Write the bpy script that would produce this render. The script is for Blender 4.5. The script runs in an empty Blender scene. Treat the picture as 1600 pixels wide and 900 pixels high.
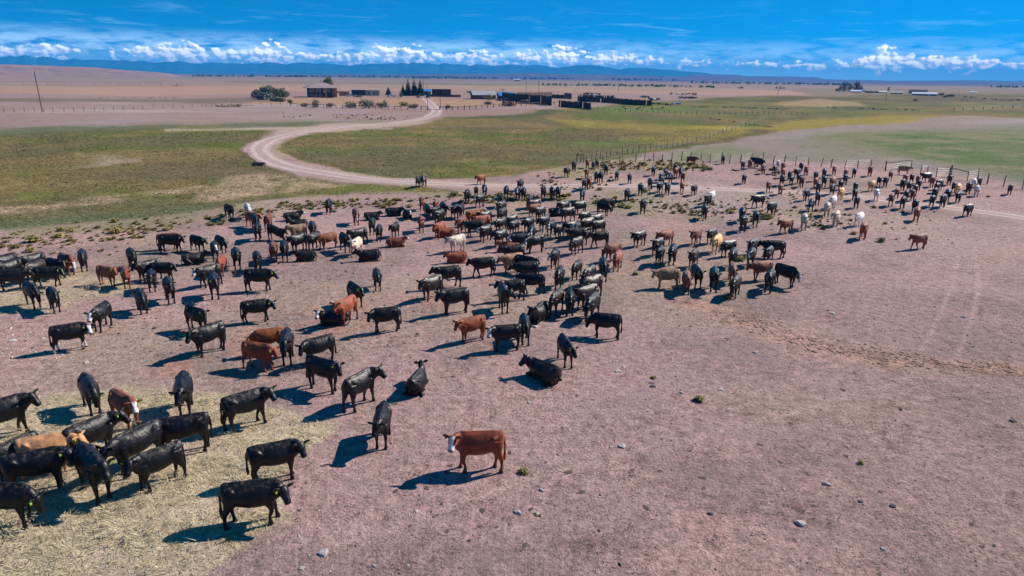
import bpy, bmesh, math, random
import numpy as np
from mathutils import Vector, Matrix
random.seed(7)
R = math.radians
sc = bpy.context.scene
COL = sc.collection

# ------------------------------------------------------------------ camera
CAM_H = 13.0
PITCH, ROLL, FPX = R(17.2), R(0.72), 1067.0
F_ = np.array((0, math.cos(PITCH), -math.sin(PITCH)))
R0 = np.array((1.0, 0, 0)); U0 = np.array((0, math.sin(PITCH), math.cos(PITCH)))
R_ = R0 * math.cos(ROLL) + U0 * math.sin(ROLL)
U_ = -R0 * math.sin(ROLL) + U0 * math.cos(ROLL)
cam_d = bpy.data.cameras.new("camera"); cam = bpy.data.objects.new("camera", cam_d); COL.objects.link(cam)
cam_d.sensor_width = 36.0; cam_d.lens = FPX * 36.0 / 1600.0
cam_d.clip_start = 0.5; cam_d.clip_end = 90000
cam.matrix_world = Matrix(((R_[0], U_[0], -F_[0], 0), (R_[1], U_[1], -F_[1], 0), (R_[2], U_[2], -F_[2], CAM_H), (0, 0, 0, 1)))
sc.camera = cam

# ------------------------------------------------------------------ light
SUN_AZ, SUN_EL = 26.0, 38.5          # azimuth counted from +X towards +Y
SUN_DIR = Vector((math.cos(R(SUN_AZ)) * math.cos(R(SUN_EL)), math.sin(R(SUN_AZ)) * math.cos(R(SUN_EL)), math.sin(R(SUN_EL))))
sun_d = bpy.data.lights.new("sun", 'SUN'); sun = bpy.data.objects.new("sun", sun_d); COL.objects.link(sun)
sun_d.energy = 5.0; sun_d.angle = R(0.5); sun_d.color = (1.0, 0.93, 0.84)
sun.rotation_euler = SUN_DIR.to_track_quat('Z', 'Y').to_euler()
sc.view_settings.view_transform = 'Standard'; sc.view_settings.look = 'None'
sc.view_settings.exposure = 0.50; sc.view_settings.gamma = 1.0
sc.render.engine = 'CYCLES'
sc.cycles.use_denoising = True
sc.cycles.max_bounces = 4; sc.cycles.diffuse_bounces = 2; sc.cycles.glossy_bounces = 1
sc.cycles.transparent_max_bounces = 8; sc.cycles.volume_bounces = 0

class NT:
    def __init__(s, nt): s.nt = nt; nt.nodes.clear()
    def n(s, t, **kw):
        nd = s.nt.nodes.new(t)
        for k, v in kw.items():
            if k[0] == '_': setattr(nd, k[1:], v)
        return nd
    def put(s, sock, v):
        if v is None: return
        if hasattr(v, 'is_output') or isinstance(v, bpy.types.NodeSocket): s.nt.links.new(v, sock)
        else:
            try: sock.default_value = v
            except Exception: sock.default_value = tuple(v) + (1.0,) if len(v) == 3 else v
    def m(s, op, a, b=None, c=None, clamp=False):
        nd = s.nt.nodes.new('ShaderNodeMath'); nd.operation = op; nd.use_clamp = clamp
        s.put(nd.inputs[0], a); s.put(nd.inputs[1], b)
        if c is not None: s.put(nd.inputs[2], c)
        return nd.outputs[0]
    def vm(s, op, a, b=None):
        nd = s.nt.nodes.new('ShaderNodeVectorMath'); nd.operation = op
        s.put(nd.inputs[0], a)
        if b is not None: s.put(nd.inputs[1], b)
        return nd.outputs[0]
    def noise(s, vec, scale, detail=3, rough=.55, dist=0.0, dim='3D'):
        nd = s.nt.nodes.new('ShaderNodeTexNoise'); nd.noise_dimensions = dim
        s.put(nd.inputs['Vector'], vec); nd.inputs['Scale'].default_value = scale; nd.inputs['Detail'].default_value = detail
        nd.inputs['Roughness'].default_value = rough; nd.inputs['Distortion'].default_value = dist
        return nd.outputs['Fac']
    def mr(s, v, a, b, c=0.0, d=1.0, smooth=False):
        nd = s.nt.nodes.new('ShaderNodeMapRange'); s.put(nd.inputs[0], v)
        for i, x in enumerate((a, b, c, d)): s.put(nd.inputs[i + 1], x)
        if smooth: nd.interpolation_type = 'SMOOTHSTEP'
        return nd.outputs[0]
    def mix(s, f, a, b, mode='MIX'):
        nd = s.nt.nodes.new('ShaderNodeMix'); nd.data_type = 'RGBA'; nd.blend_type = mode
        s.put(nd.inputs[0], f); s.put(nd.inputs[6], a); s.put(nd.inputs[7], b)
        return nd.outputs[2]
    def comb(s, x, y, z):
        nd = s.nt.nodes.new('ShaderNodeCombineXYZ')
        for i, v in enumerate((x, y, z)): s.put(nd.inputs[i], v)
        return nd.outputs[0]
    def sep(s, v):
        nd = s.nt.nodes.new('ShaderNodeSeparateXYZ'); s.put(nd.inputs[0], v); return nd.outputs
    def ramp(s, f, stops):
        nd = s.nt.nodes.new('ShaderNodeValToRGB'); s.put(nd.inputs[0], f); e = nd.color_ramp.elements
        while len(e) < len(stops): e.new(.5)
        for el, (p, c) in zip(e, stops): el.position = p; el.color = tuple(c) + (1.0,)
        return nd.outputs[0]

# ------------------------------------------------------------------ sky with clouds
HORX = lambda x: 109.0 + 0.01257 * x
def pdir(x, y):
    d = F_ + R_ * ((x - 800.0) / FPX) - U_ * ((y - 450.0) / FPX)
    return d / np.linalg.norm(d)
def azel(x, y):
    d = pdir(x, y); return math.degrees(math.atan2(d[0], d[1])), math.degrees(math.asin(d[2]))

world = bpy.data.worlds.new("World"); sc.world = world; world.use_nodes = True
w = NT(world.node_tree)
tc = w.n('ShaderNodeTexCoord')
D = w.vm('NORMALIZE', tc.outputs['Generated']); dx, dy, dz = w.sep(D)
sky = w.n('ShaderNodeTexSky'); sky.sky_type = 'NISHITA'; sky.sun_disc = False
sky.sun_elevation = R(SUN_EL); sky.sun_rotation = R(90 - SUN_AZ)
sky.altitude = 2000; sky.air_density = 1.0; sky.dust_density = 0.2; sky.ozone_density = 3.0
zz = w.m('ADD', w.m('MULTIPLY', w.m('MAXIMUM', dz, 0.0), 3.2), 0.12)
w.put(sky.inputs['Vector'], w.vm('NORMALIZE', w.comb(dx, dy, zz)))
A = w.m('MULTIPLY', w.m('ARCTAN2', dx, dy), 57.2958)
E = w.m('MULTIPLY', w.m('ARCSINE', dz), 57.2958)
skyc = w.mix(1.0, sky.outputs[0], (0.01, 0.88, 1.22, 1), 'MULTIPLY')
# paler air towards the horizon
P = w.comb(A, w.m('MULTIPLY', E, 1.5), 3.3)
Psh = w.comb(w.m('ADD', A, 0.16), w.m('MULTIPLY', w.m('ADD', E, 0.13), 1.5), 3.3)
HEAPS = [(238, 76, 17, 9, .34), (292, 80, 24, 12, .42), (352, 80, 20, 8, .3), (415, 77, 24, 12, .42), (75, 76, 22, 7, .34),
        (20, 77, 20, 6, .26), (470, 86, 30, 8, .2), (545, 86, 26, 8, .2), (600, 78, 40, 10, .28), (660, 80, 36, 10, .26), (745, 84, 40, 9, .24), (820, 84, 30, 8, .24),
        (885, 80, 26, 10, .36), (960, 88, 46, 8, .26), (1090, 98, 30, 5, .2), (1200, 100, 60, 5, .26), (1270, 100, 40, 6, .28), (1330, 97, 34, 7, .3), (1382, 90, 22, 14, .46), (1425, 95, 34, 9, .4),
        (1490, 96, 32, 9, .42), (1545, 98, 16, 6, .42), (1568, 93, 11, 4, .4), (1583, 101, 9, 4, .36), (1630, 98, 20, 7, .4)]
def heap_ramp(a0, a1, n=31):
    st = []
    for i in range(n):
        a = a0 + (a1 - a0) * i / (n - 1); best = (0, .9, .5)
        for (x, y, sx, sy, amp) in HEAPS:
            ha, he = azel(x, y + 3); v = amp * math.exp(-((a - ha) / (sx * .0537)) ** 2)
            if v > best[0]: best = (v, he, sy * .0537 * 1.15)
        st.append((i / (n - 1) * .999, (best[0], max(best[1], .1) / 4, best[2])))
    r3 = w.ramp(w.mr(A, a0, a1, 0, 1), st); q = w.sep(r3)
    v = w.m('DIVIDE', w.m('SUBTRACT', E, w.m('MULTIPLY', q[1], 4.0)), w.m('MAXIMUM', q[2], .05))
    ins = w.m('MULTIPLY', w.m('GREATER_THAN', A, a0), w.m('LESS_THAN', A, a1))
    return w.m('MULTIPLY', ins, w.m('MULTIPLY', q[0], w.m('EXPONENT', w.m('MULTIPLY', w.m('MULTIPLY', v, v), -1.0))))
heaps = w.m('ADD', w.m('ADD', heap_ramp(-39, -14), heap_ramp(-14, 11)), heap_ramp(11, 38.5))
n1 = w.noise(P, 1.25, 7, .56, .08); n2 = w.noise(Psh, 1.25, 7, .56, .08)
leftside = w.mr(A, 8.0, 22.0, 1.0, 0.25, True)
band = w.m('MULTIPLY', w.m('MULTIPLY', w.mr(E, 0.2, 0.9, 0.3, 1.0, True), w.mr(E, 1.35, 2.1, 1.0, 0.0, True)), leftside)
dens0 = w.m('ADD', w.m('ADD', n1, heaps), w.m('MULTIPLY', band, 0.10))
cum = w.m('MULTIPLY', w.mr(dens0, 0.655, 0.775, 0.0, 1.0, True), w.m('MULTIPLY', w.mr(E, 2.3, 2.8, 1.0, 0.0), w.mr(w.m('ADD', heaps, w.m('MULTIPLY', band, .10)), .03, .09, 0.0, 1.0)))
lit = w.mr(w.m('SUBTRACT', n1, n2), -0.10, 0.10, 0.0, 1.0, True)
cumcol = w.mix(lit, (0.50, 0.60, 0.84, 1), (1.55, 1.50, 1.52, 1))
# soft grey-blue layer behind the heaps
veil = w.m('MULTIPLY', w.mr(w.noise(w.comb(w.m('MULTIPLY', A, .35), w.m('MULTIPLY', E, 1.6), 9.1), 1.2, 5, .6), 0.30, .62, 0.0, 1.0, True), w.m('MULTIPLY', w.mr(E, 0.0, 0.5, .7, 1.0, True), w.mr(E, 1.5, 3.2, 1.0, 0.0, True)))
veil = w.m('MAXIMUM', w.m('MULTIPLY', veil, w.mr(A, 2.0, 16.0, .62, .36, True)), w.mr(E, 0.1, 2.0, .58, 0.0, True))
# thin high streaks
wx = w.comb(w.m('ADD', w.m('MULTIPLY', A, .10), w.m('MULTIPLY', E, .12)), w.m('MULTIPLY', E, .9), 1.7)
wisp = w.mr(w.noise(wx, 2.2, 6, .65, .5), .50, .80, 0.0, 1.0, True)
wisp = w.m('MULTIPLY', wisp, w.m('MULTIPLY', w.mr(E, 1.6, 2.4, 0.2, 1.0, True), w.mr(E, 3.4, 5.4, 1.0, 0.12, True)))
wisp = w.m('MULTIPLY', wisp, 0.32)
SKYS = 0.10
c = w.mix(wisp, skyc, (4.2, 8.0, 12.5, 1))
c = w.mix(veil, c, (10.5, 14.5, 18.0, 1))
cc = w.vm('SCALE', cumcol); w.nt.nodes[-1].inputs['Scale'].default_value = 12.0
c = w.mix(cum, c, cc)
below = w.mr(E, -0.6, -0.1, 0.0, 1.0)
c = w.mix(below, (2.0, 1.6, 1.3, 1), c)
bg = w.n('ShaderNodeBackground'); w.put(bg.inputs['Color'], c); bg.inputs['Strength'].default_value = SKYS
wo = w.n('ShaderNodeOutputWorld'); w.nt.links.new(bg.outputs[0], wo.inputs[0])
world.cycles.sampling_method = 'MANUAL'; world.cycles.sample_map_resolution = 512

# ------------------------------------------------------------------ terrain function and pixel -> place
def _h(ix, iy, s=0):
    v = np.sin(ix * 127.1 + iy * 311.7 + s * 74.7) * 43758.5453
    return v - np.floor(v)
def vnoise(x, y, s=0):
    x = np.asarray(x, float); y = np.asarray(y, float)
    ix, iy = np.floor(x), np.floor(y); fx, fy = x - ix, y - iy
    fx = fx * fx * (3 - 2 * fx); fy = fy * fy * (3 - 2 * fy)
    return (_h(ix, iy, s) * (1 - fx) + _h(ix + 1, iy, s) * fx) * (1 - fy) + (_h(ix, iy + 1, s) * (1 - fx) + _h(ix + 1, iy + 1, s) * fx) * fy
def fbm(x, y, o=4, s=0):
    t = 0; a = .5
    for i in range(o): t = t + a * vnoise(x * 2 ** i, y * 2 ** i, s + i); a *= .5
    return t / (1 - .5 ** o)
def smooth(a, b, x):
    t = np.clip((x - a) / (b - a), 0, 1); return t * t * (3 - 2 * t)
def H(x, y):
    r = np.hypot(x, y)
    near = 0.10 * (np.sin(x * .23 + 1.3) * np.cos(y * .19) + np.sin(x * .11 - y * .13))
    mid = smooth(60, 220, r) * (1 - .0 * r) * 0.55 * (np.sin(x * .021 + .7) * np.cos(y * .017 + .4) + .5 * np.sin(x * .037 + y * .03))
    far = smooth(500, 1500, r) * 1.6 * (fbm(x * .0022, y * .0022, 3, 5) - .5)
    return near + mid + far
def at(px, py, z=0.0):
    d = pdir(px, py)
    h = 0.0
    for _ in range(10):
        t = (CAM_H - h - z) / max(-d[2], 1e-5); x, y = d[0] * t, d[1] * t; h = float(H(x, y))
    return Vector((x, y, h))
def proj(x, y, z):
    q = np.stack([x, y, z - CAM_H], -1); f = q @ F_
    return 800 + FPX * (q @ R_) / f, 450 - FPX * (q @ U_) / f, f
def mpp(p):                     # metres per photo pixel at a place
    return float((np.array((p[0], p[1], p[2] - CAM_H)) @ F_)) / FPX
def view_az(p): return math.atan2(p[0], p[1])

# ------------------------------------------------------------------ object helpers
def tag(o, label=None, cat=None, group=None, kind=None):
    if label: o['label'] = label
    if cat: o['category'] = cat
    if group: o['group'] = group
    if kind: o['kind'] = kind
    return o
def empty(name, loc, rz=0.0):
    o = bpy.data.objects.new(name, None); COL.objects.link(o); o.location = loc; o.rotation_euler = (0, 0, rz); o.empty_display_size = .3
    return o
def link(name, me, parent=None, mats=()):
    o = bpy.data.objects.new(name, me); COL.objects.link(o)
    for m in mats: me.materials.append(m)
    if parent: o.parent = parent
    return o
class MB:
    """collects boxes, tubes, quads into one mesh"""
    def __init__(s): s.v = []; s.f = []; s.mi = []; s.cur = 0
    def add(s, vs, fs):
        b = len(s.v); s.v += [tuple(p) for p in vs]; s.f += [tuple(b + i for i in f) for f in fs]; s.mi += [s.cur] * len(fs); return s
    def box(s, c, d, rz=0.0, tz=0.0):
        cx, cy, cz = c; x, y, z = d[0] / 2, d[1] / 2, d[2] / 2; ca, sa = math.cos(rz), math.sin(rz)
        vs = [(cx + ca * i * x - sa * j * y, cy + sa * i * x + ca * j * y, cz + k * z) for i in (-1, 1) for j in (-1, 1) for k in (-1, 1)]
        return s.add(vs, [(0, 1, 3, 2), (4, 6, 7, 5), (0, 4, 5, 1), (2, 3, 7, 6), (0, 2, 6, 4), (1, 5, 7, 3)])
    def tube(s, pts, rad, n=6, cap=True):
        pts = [Vector(p) for p in pts]; rings = []
        if not hasattr(rad, '__len__'): rad = [rad] * len(pts)
        for i, p in enumerate(pts):
            t = (pts[min(i + 1, len(pts) - 1)] - pts[max(i - 1, 0)]).normalized()
            u = t.cross(Vector((0, 0, 1)) if abs(t.z) < .9 else Vector((1, 0, 0))).normalized(); v = t.cross(u)
            rings.append([p + (u * math.cos(a) + v * math.sin(a)) * rad[i] for a in [2 * math.pi * k / n for k in range(n)]])
        vs = [q for r in rings for q in r]; fs = []
        for i in range(len(pts) - 1):
            for k in range(n): a, b = i * n + k, i * n + (k + 1) % n; fs.append((a, b, b + n, a + n))
        if cap: fs += [tuple(range(n))[::-1], tuple((len(pts) - 1) * n + k for k in range(n))]
        return s.add(vs, fs)
    def build(s, name, mats, parent=None, smooth_=False):
        me = bpy.data.meshes.new(name); me.from_pydata(s.v, [], s.f)
        if not isinstance(mats, (list, tuple)): mats = [mats]
        for m in mats: me.materials.append(m)
        me.polygons.foreach_set('material_index', s.mi)
        if smooth_: me.polygons.foreach_set('use_smooth', [True] * len(s.f))
        me.update()
        o = bpy.data.objects.new(name, me); COL.objects.link(o)
        if parent: o.parent = parent
        return o
def mat(name, col, rough=.9, var=.25, scale=6.0, bump=0.0, spec=.3, col2=None, metal=0.0, island=False):
    m = bpy.data.materials.new(name); m.use_nodes = True; t = NT(m.node_tree)
    tcn = t.n('ShaderNodeTexCoord'); v = tcn.outputs['Object']
    f = t.noise(v, scale, 5, .6)
    col = tuple(col)
    dk = tuple(x * (1 - var) for x in col) if col2 is None else tuple(col2)
    lt = tuple(min(x * (1 + var), 1) for x in col) if col2 is None else col
    c = t.mix(t.mr(f, .3, .7, 0, 1), dk + (1,), lt + (1,))
    if island:
        g = t.n('ShaderNodeNewGeometry'); rnd = g.outputs['Random Per Island']
        c = t.mix(1.0, c, t.mix(rnd, (.62, .62, .62, 1), (1.35, 1.3, 1.2, 1)), 'MULTIPLY')
    b = t.n('ShaderNodeBsdfPrincipled'); t.put(b.inputs['Base Color'], c); b.inputs['Roughness'].default_value = rough
    b.inputs['Specular IOR Level'].default_value = spec; b.inputs['Metallic'].default_value = metal
    if bump:
        bn = t.n('ShaderNodeBump'); bn.inputs['Strength'].default_value = 1.0; bn.inputs['Distance'].default_value = bump
        t.put(bn.inputs['Height'], t.noise(v, scale * 3, 4, .6)); t.nt.links.new(bn.outputs[0], b.inputs['Normal'])
    o = t.n('ShaderNodeOutputMaterial'); t.nt.links.new(b.outputs[0], o.inputs[0])
    return m
# ------------------------------------------------------------------ ground cover map
def poly_mask(px, py, pts, soft, xs=.35):
    P_ = np.array(pts, float); n = len(P_)
    x = px * xs; y = py; inside = np.zeros(px.shape, bool); dist = np.full(px.shape, 1e9)
    for i in range(n):
        x1, y1 = P_[i, 0] * xs, P_[i, 1]; x2, y2 = P_[(i + 1) % n, 0] * xs, P_[(i + 1) % n, 1]
        c = ((y1 > y) != (y2 > y)) & (x < (x2 - x1) * (y - y1) / ((y2 - y1) if y2 != y1 else 1e-9) + x1)
        inside ^= c
        ex, ey = x2 - x1, y2 - y1; L = ex * ex + ey * ey + 1e-9
        t = np.clip(((x - x1) * ex + (y - y1) * ey) / L, 0, 1)
        dist = np.minimum(dist, np.hypot(x - x1 - t * ex, y - y1 - t * ey))
    sd = np.where(inside, dist, -dist)
    return smooth(-soft, soft, sd)
def line_mask(px, py, pts, wid, soft, xs=.35):
    dist = np.full(px.shape, 1e9); x = px * xs
    for (x1, y1), (x2, y2) in zip(pts[:-1], pts[1:]):
        x1 *= xs; x2 *= xs; ex, ey = x2 - x1, y2 - y1; L = ex * ex + ey * ey + 1e-9
        t = np.clip(((x - x1) * ex + (py - y1) * ey) / L, 0, 1)
        dist = np.minimum(dist, np.hypot(x - x1 - t * ex, py - y1 - t * ey))
    return 1 - smooth(wid - soft, wid + soft, dist)
VAL_L = [(-900, 235), (-400, 220), (0, 214), (120, 211), (200, 208), (330, 203), (405, 205), (430, 208), (395, 220), (382, 234), (396, 250), (430, 266), (470, 278), (560, 289), (660, 295), (700, 300), (640, 303), (560, 304), (480, 308), (400, 318), (320, 330), (240, 338), (120, 346), (0, 354), (-400, 380), (-900, 420)]
VAL_R = [(436, 236), (440, 224), (470, 213), (540, 205), (620, 197), (670, 191), (700, 184), (740, 184), (800, 181), (860, 173), (930, 168), (1000, 160), (1045, 158), (1200, 150), (1290, 152), (1400, 147), (1600, 146), (2400, 144), (2400, 185), (1600, 182), (1520, 180), (1480, 182), (1330, 195), (1210, 205), (1150, 216), (1060, 232), (980, 243), (900, 250), (850, 262), (780, 273), (700, 279), (620, 279), (540, 269), (470, 252)]
HAY1 = [(-300, 600), (0, 662), (60, 625), (130, 612), (200, 600), (260, 606), (330, 612), (400, 622), (470, 640), (530, 655), (515, 680), (480, 700), (440, 745), (448, 800), (400, 830), (372, 850), (330, 880), (300, 905), (260, 960), (-300, 1000)]
HAY2 = [(-200, 440), (0, 432), (80, 425), (125, 418), (160, 432), (205, 425), (218, 445), (190, 455), (120, 470), (70, 486), (0, 492), (-200, 500)]
def paint(px, py, X, Y):
    r = np.hypot(X, Y); sh = px.shape
    wob = (fbm(X * .05, Y * .05, 4, 11) - .5); wob2 = (fbm(X * .3, Y * .3, 3, 17) - .5)
    amp = np.clip((py - 140) * .12, 0.3, 14)
    qx = px + wob * amp * 4; qy = py + wob * amp + wob2 * amp * .4
    n30 = fbm(X / 34, Y / 34, 4, 1); n8 = fbm(X / 8, Y / 8, 4, 2); n2 = fbm(X / 2.2, Y / 2.2, 3, 3); n150 = fbm(X / 160, Y / 160, 4, 4); n500 = fbm(X / 600, Y / 420, 4, 6)
    col = np.zeros(sh + (3,)); green = np.zeros(sh)
    def over(c, m):
        m = np.clip(m, 0, 1)[..., None]; col[:] = col * (1 - m) + np.array(c) * m
    hor = HORX(px); v = qy - hor
    # foreground and middle dirt
    over((0.415, 0.262, 0.238), np.ones(sh))
    over((0.335, 0.213, 0.200), smooth(.42, .66, n30) * .8)
    over((0.46, 0.275, 0.235), smooth(.50, .70, n8) * .6)
    over((0.345, 0.265, 0.185), smooth(.50, .68, fbm(X / 13, Y / 13, 4, 61)) * .55)
    over((0.235, 0.165, 0.150), smooth(.50, .68, fbm(X / 5, Y / 5, 4, 8)) * .6)
    over((0.300, 0.205, 0.175), smooth(1150, 1700, qx) * smooth(380, 560, qy) * .6)
    over((0.44, 0.215, 0.165), poly_mask(qx, qy, [(300, 540), (420, 500), (700, 455), (720, 480), (600, 500), (450, 560), (330, 600), (200, 610)], 14) * smooth(.4, .6, n2) * .8)
    # scuffed bank running down to the right
    scuff = line_mask(px, qy + (n2 - .5) * 16, [(1060, 470), (1140, 492), (1200, 515), (1280, 540), (1380, 560), (1450, 566), (1600, 578), (2000, 610)], 9, 8, .5)
    over((0.46, 0.265, 0.20), scuff * .8); over((0.20, 0.12, 0.10), scuff * smooth(.50, .66, fbm(X / .8, Y / .8, 3, 31)) * .8)
    # wheel tracks
    for tr in ([(1492, 372), (1500, 400), (1490, 440), (1470, 490), (1440, 545)], [(1524, 400), (1530, 440), (1522, 490), (1500, 545), (1490, 560)], [(1000, 705), (1180, 660), (1330, 612), (1420, 590)], [(700, 790), (860, 735), (1000, 700)]):
        over((0.50, 0.335, 0.28), line_mask(px, py, tr, 3.0, 3.0, .9) * .5)
    # apron above the herd, pale and stony
    over((0.40, 0.285, 0.25), poly_mask(qx, qy, [(840, 300), (1000, 296), (1250, 310), (1420, 335), (1600, 350), (1600, 395), (1400, 400), (1150, 350), (1000, 330), (850, 318)], 10) * .6)
    over((0.42, 0.31, 0.28), poly_mask(qx, qy, [(960, 305), (1060, 312), (1150, 318), (1160, 330), (1040, 322), (960, 318)], 5) * smooth(.45, .6, n2) * .9)
    over((0.24, 0.215, 0.10), poly_mask(qx, qy, [(0, 354), (240, 338), (400, 318), (480, 308), (560, 304), (700, 300), (860, 296), (1000, 298), (1090, 318), (1300, 330), (1300, 345), (1090, 345), (850, 312), (640, 316), (480, 326), (300, 350), (0, 372)], 6) * smooth(.40, .62, n8) * .75)
    over((0.27, 0.23, 0.10), poly_mask(qx, qy, [(840, 262), (900, 252), (960, 246), (1060, 250), (1140, 256), (1130, 268), (1050, 268), (960, 272), (880, 280)], 5) * smooth(.35, .6, n8) * .8)
    # right-hand rise
    over((0.265, 0.205, 0.170), poly_mask(qx, qy, [(1000, 250), (1060, 232), (1150, 216), (1210, 205), (1330, 195), (1480, 182), (1600, 181), (2400, 180), (2400, 330), (1600, 290), (1500, 272), (1400, 258), (1250, 246), (1100, 250)], 4))
    over((0.33, 0.255, 0.23), poly_mask(qx, qy, [(1150, 220), (1330, 200), (1600, 186), (2200, 186), (1600, 196), (1400, 208), (1250, 232)], 4) * smooth(.45, .6, n30) * .8)
    over((0.17, 0.165, 0.08), poly_mask(qx, qy, [(1010, 248), (1150, 222), (1330, 205), (2400, 190), (2400, 300), (1600, 292), (1400, 258), (1200, 244)], 5) * smooth(.42, .62, n30) * .7)
    gfield = poly_mask(qx, qy, [(1280, 212), (1420, 204), (1600, 202), (2400, 205), (2400, 300), (1600, 285), (1540, 268), (1440, 246), (1380, 232), (1310, 222)], 11)
    over((0.095, 0.145, 0.036), gfield * (.72 + .28 * smooth(.35, .6, n30))); green += gfield * .7
    over((0.25, 0.21, 0.12), gfield * smooth(.48, .60, n30 * .5 + n8 * .5) * .7)
    over((0.17, 0.20, 0.08), poly_mask(qx, qy, [(1060, 236), (1150, 222), (1160, 236), (1060, 250)], 4) * .5)
    # dry plain beyond the valley
    farm = poly_mask(qx, qy, [(-900, 100), (2400, 100), (2400, 150), (1600, 150), (1290, 156), (1200, 160), (1045, 162), (960, 168), (870, 176), (800, 184), (740, 188), (700, 190), (640, 196), (520, 200), (400, 205), (200, 209), (0, 214), (-900, 235)], 2.0)
    over((0.30, 0.185, 0.15), farm)
    over((0.29, 0.20, 0.185), farm * smooth(.4, .65, n150) * .7)
    over((0.43, 0.345, 0.325), farm * smooth(.52, .70, n30 * .6 + n150 * .4) * smooth(150, 165, qy) * .7)
    over((0.33, 0.245, 0.235), farm * smooth(162, 170, qy) * (1 - smooth(.35, .55, n30)) * .7)
    over((0.38, 0.225, 0.12), poly_mask(qx, qy, [(380, 154), (500, 153), (680, 154), (760, 157), (900, 160), (880, 164), (760, 167), (680, 166), (560, 163), (440, 161), (380, 159)], 1.6) * .9)
    over((0.15, 0.115, 0.07), poly_mask(qx, qy, [(-900, 154), (0, 156), (200, 155), (330, 153), (430, 152), (420, 157), (330, 159), (200, 160), (0, 161), (-900, 163)], 1.5) * .9)
    over((0.42, 0.245, 0.155), poly_mask(qx, qy, [(-900, 130), (0, 134), (200, 135), (420, 133), (700, 133), (1040, 136), (1200, 140), (1290, 146), (1200, 150), (1040, 147), (760, 142), (500, 141), (380, 147), (200, 150), (0, 147), (-900, 145)], 1.2) * .85)
    over((0.18, 0.145, 0.085), poly_mask(qx, qy, [(330, 126), (500, 127), (700, 129), (900, 131), (1060, 131), (1060, 134), (900, 134), (700, 133), (500, 131), (360, 129)], .8) * .8)
    over((0.24, 0.15, 0.125), farm * (1 - smooth(8.5, 11, v)) * .85)
    over((0.10, 0.065, 0.07), farm * (1 - smooth(4.5, 7, v + (px - 800) * -.0015)) * .85)
    over((0.25, 0.20, 0.12), farm * smooth(.5, .62, n500) * .45)
    far_r = poly_mask(qx, qy, [(1230, 138), (2400, 138), (2400, 160), (1300, 158)], 2)
    over((0.21, 0.155, 0.085), far_r * .85)
    # grassy valley on both sides of the road
    vl = poly_mask(qx, qy, VAL_L, 2.5); vr = poly_mask(qx, qy, VAL_R, 2.2)
    val = np.maximum(vl, vr); green = np.maximum(green, val)
    over((0.185, 0.142, 0.050), val)
    over((0.115, 0.130, 0.026), val * smooth(.42, .58, n30))
    over((0.27, 0.235, 0.05), val * smooth(.54, .70, n30 * .5 + n150 * .5) * .7)
    over((0.255, 0.168, 0.070), val * smooth(.50, .70, n8) * .7)
    over((0.13, 0.105, 0.055), val * smooth(.50, .66, fbm(X / 16, Y / 16, 4, 21)) * .7)
    sandy = np.maximum(poly_mask(qx, qy, [(-60, 328), (60, 318), (150, 306), (240, 298), (340, 288), (330, 293), (240, 304), (150, 314), (60, 325), (-60, 334)], 3), poly_mask(qx, qy, [(290, 312), (330, 292), (350, 276), (395, 270), (440, 272), (480, 280), (560, 292), (500, 298), (440, 304), (380, 308), (330, 316)], 4) * .8)
    over((0.46, 0.32, 0.205), sandy * smooth(.34, .56, n8 * .6 + n2 * .4))
    over((0.42, 0.32, 0.235), poly_mask(qx, qy, [(80, 262), (160, 248), (215, 245), (205, 252), (130, 262)], 2.5) * smooth(.4, .6, n8) * .7)
    over((0.115, 0.135, 0.062), poly_mask(qx, qy, [(-600, 400), (0, 356), (160, 344), (300, 333), (340, 326), (330, 318), (200, 326), (60, 336), (-600, 360)], 5) * .85)
    over((0.075, 0.085, 0.040), np.maximum(poly_mask(qx, qy, [(-900, 222), (0, 206), (200, 202), (330, 197), (420, 194), (560, 189), (640, 186), (640, 190), (560, 194), (420, 200), (300, 203), (200, 209), (0, 216), (-900, 238)], 1.8), poly_mask(qx, qy, [(700, 186), (760, 181), (830, 178), (870, 172), (870, 176), (830, 183), (760, 186)], 1.2)) * .85)
    over((0.115, 0.150, 0.055), poly_mask(qx, qy, [(-900, 216), (0, 203), (200, 199), (330, 193), (480, 188), (600, 186), (600, 190), (330, 203), (0, 214)], 3) * .55)
    over((0.42, 0.33, 0.22), line_mask(px, py, [(262, 208), (330, 206), (420, 203), (500, 200), (580, 196), (640, 191)], 1.3, 1.0, .3) * .9)
    yel = poly_mask(qx, qy, [(860, 186), (960, 192), (1060, 196), (1150, 196), (1180, 199), (1140, 212), (1060, 222), (980, 222), (960, 212), (1060, 205), (900, 196)], 3)
    over((0.345, 0.265, 0.045), yel * (.45 + .5 * smooth(.4, .6, n30)))
    over((0.32, 0.235, 0.04), poly_mask(qx, qy, [(1170, 199), (1260, 186), (1380, 182), (1480, 180), (1420, 190), (1330, 195), (1220, 205)], 2) * .85)
    over((0.13, 0.175, 0.045), np.maximum(poly_mask(qx, qy, [(820, 240), (900, 224), (980, 216), (1060, 214), (960, 228), (860, 250)], 4) * smooth(.35, .6, n30), poly_mask(qx, qy, [(930, 168), (1100, 168), (1260, 160), (1600, 162), (1600, 170), (1300, 178), (1100, 182), (960, 178)], 3) * smooth(.42, .58, n150 * .5 + n30 * .5)))
    over((0.105, 0.075, 0.048), vr * smooth(1050, 1120, qx) * (1 - smooth(178, 188, qy)) * smooth(.47, .58, n150 * .4 + n30 * .6) * .85)
    over((0.38, 0.26, 0.14), poly_mask(qx, qy, [(1280, 155), (1340, 160), (1350, 164), (1290, 166), (1200, 162)], 1.5) * .8)
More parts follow.
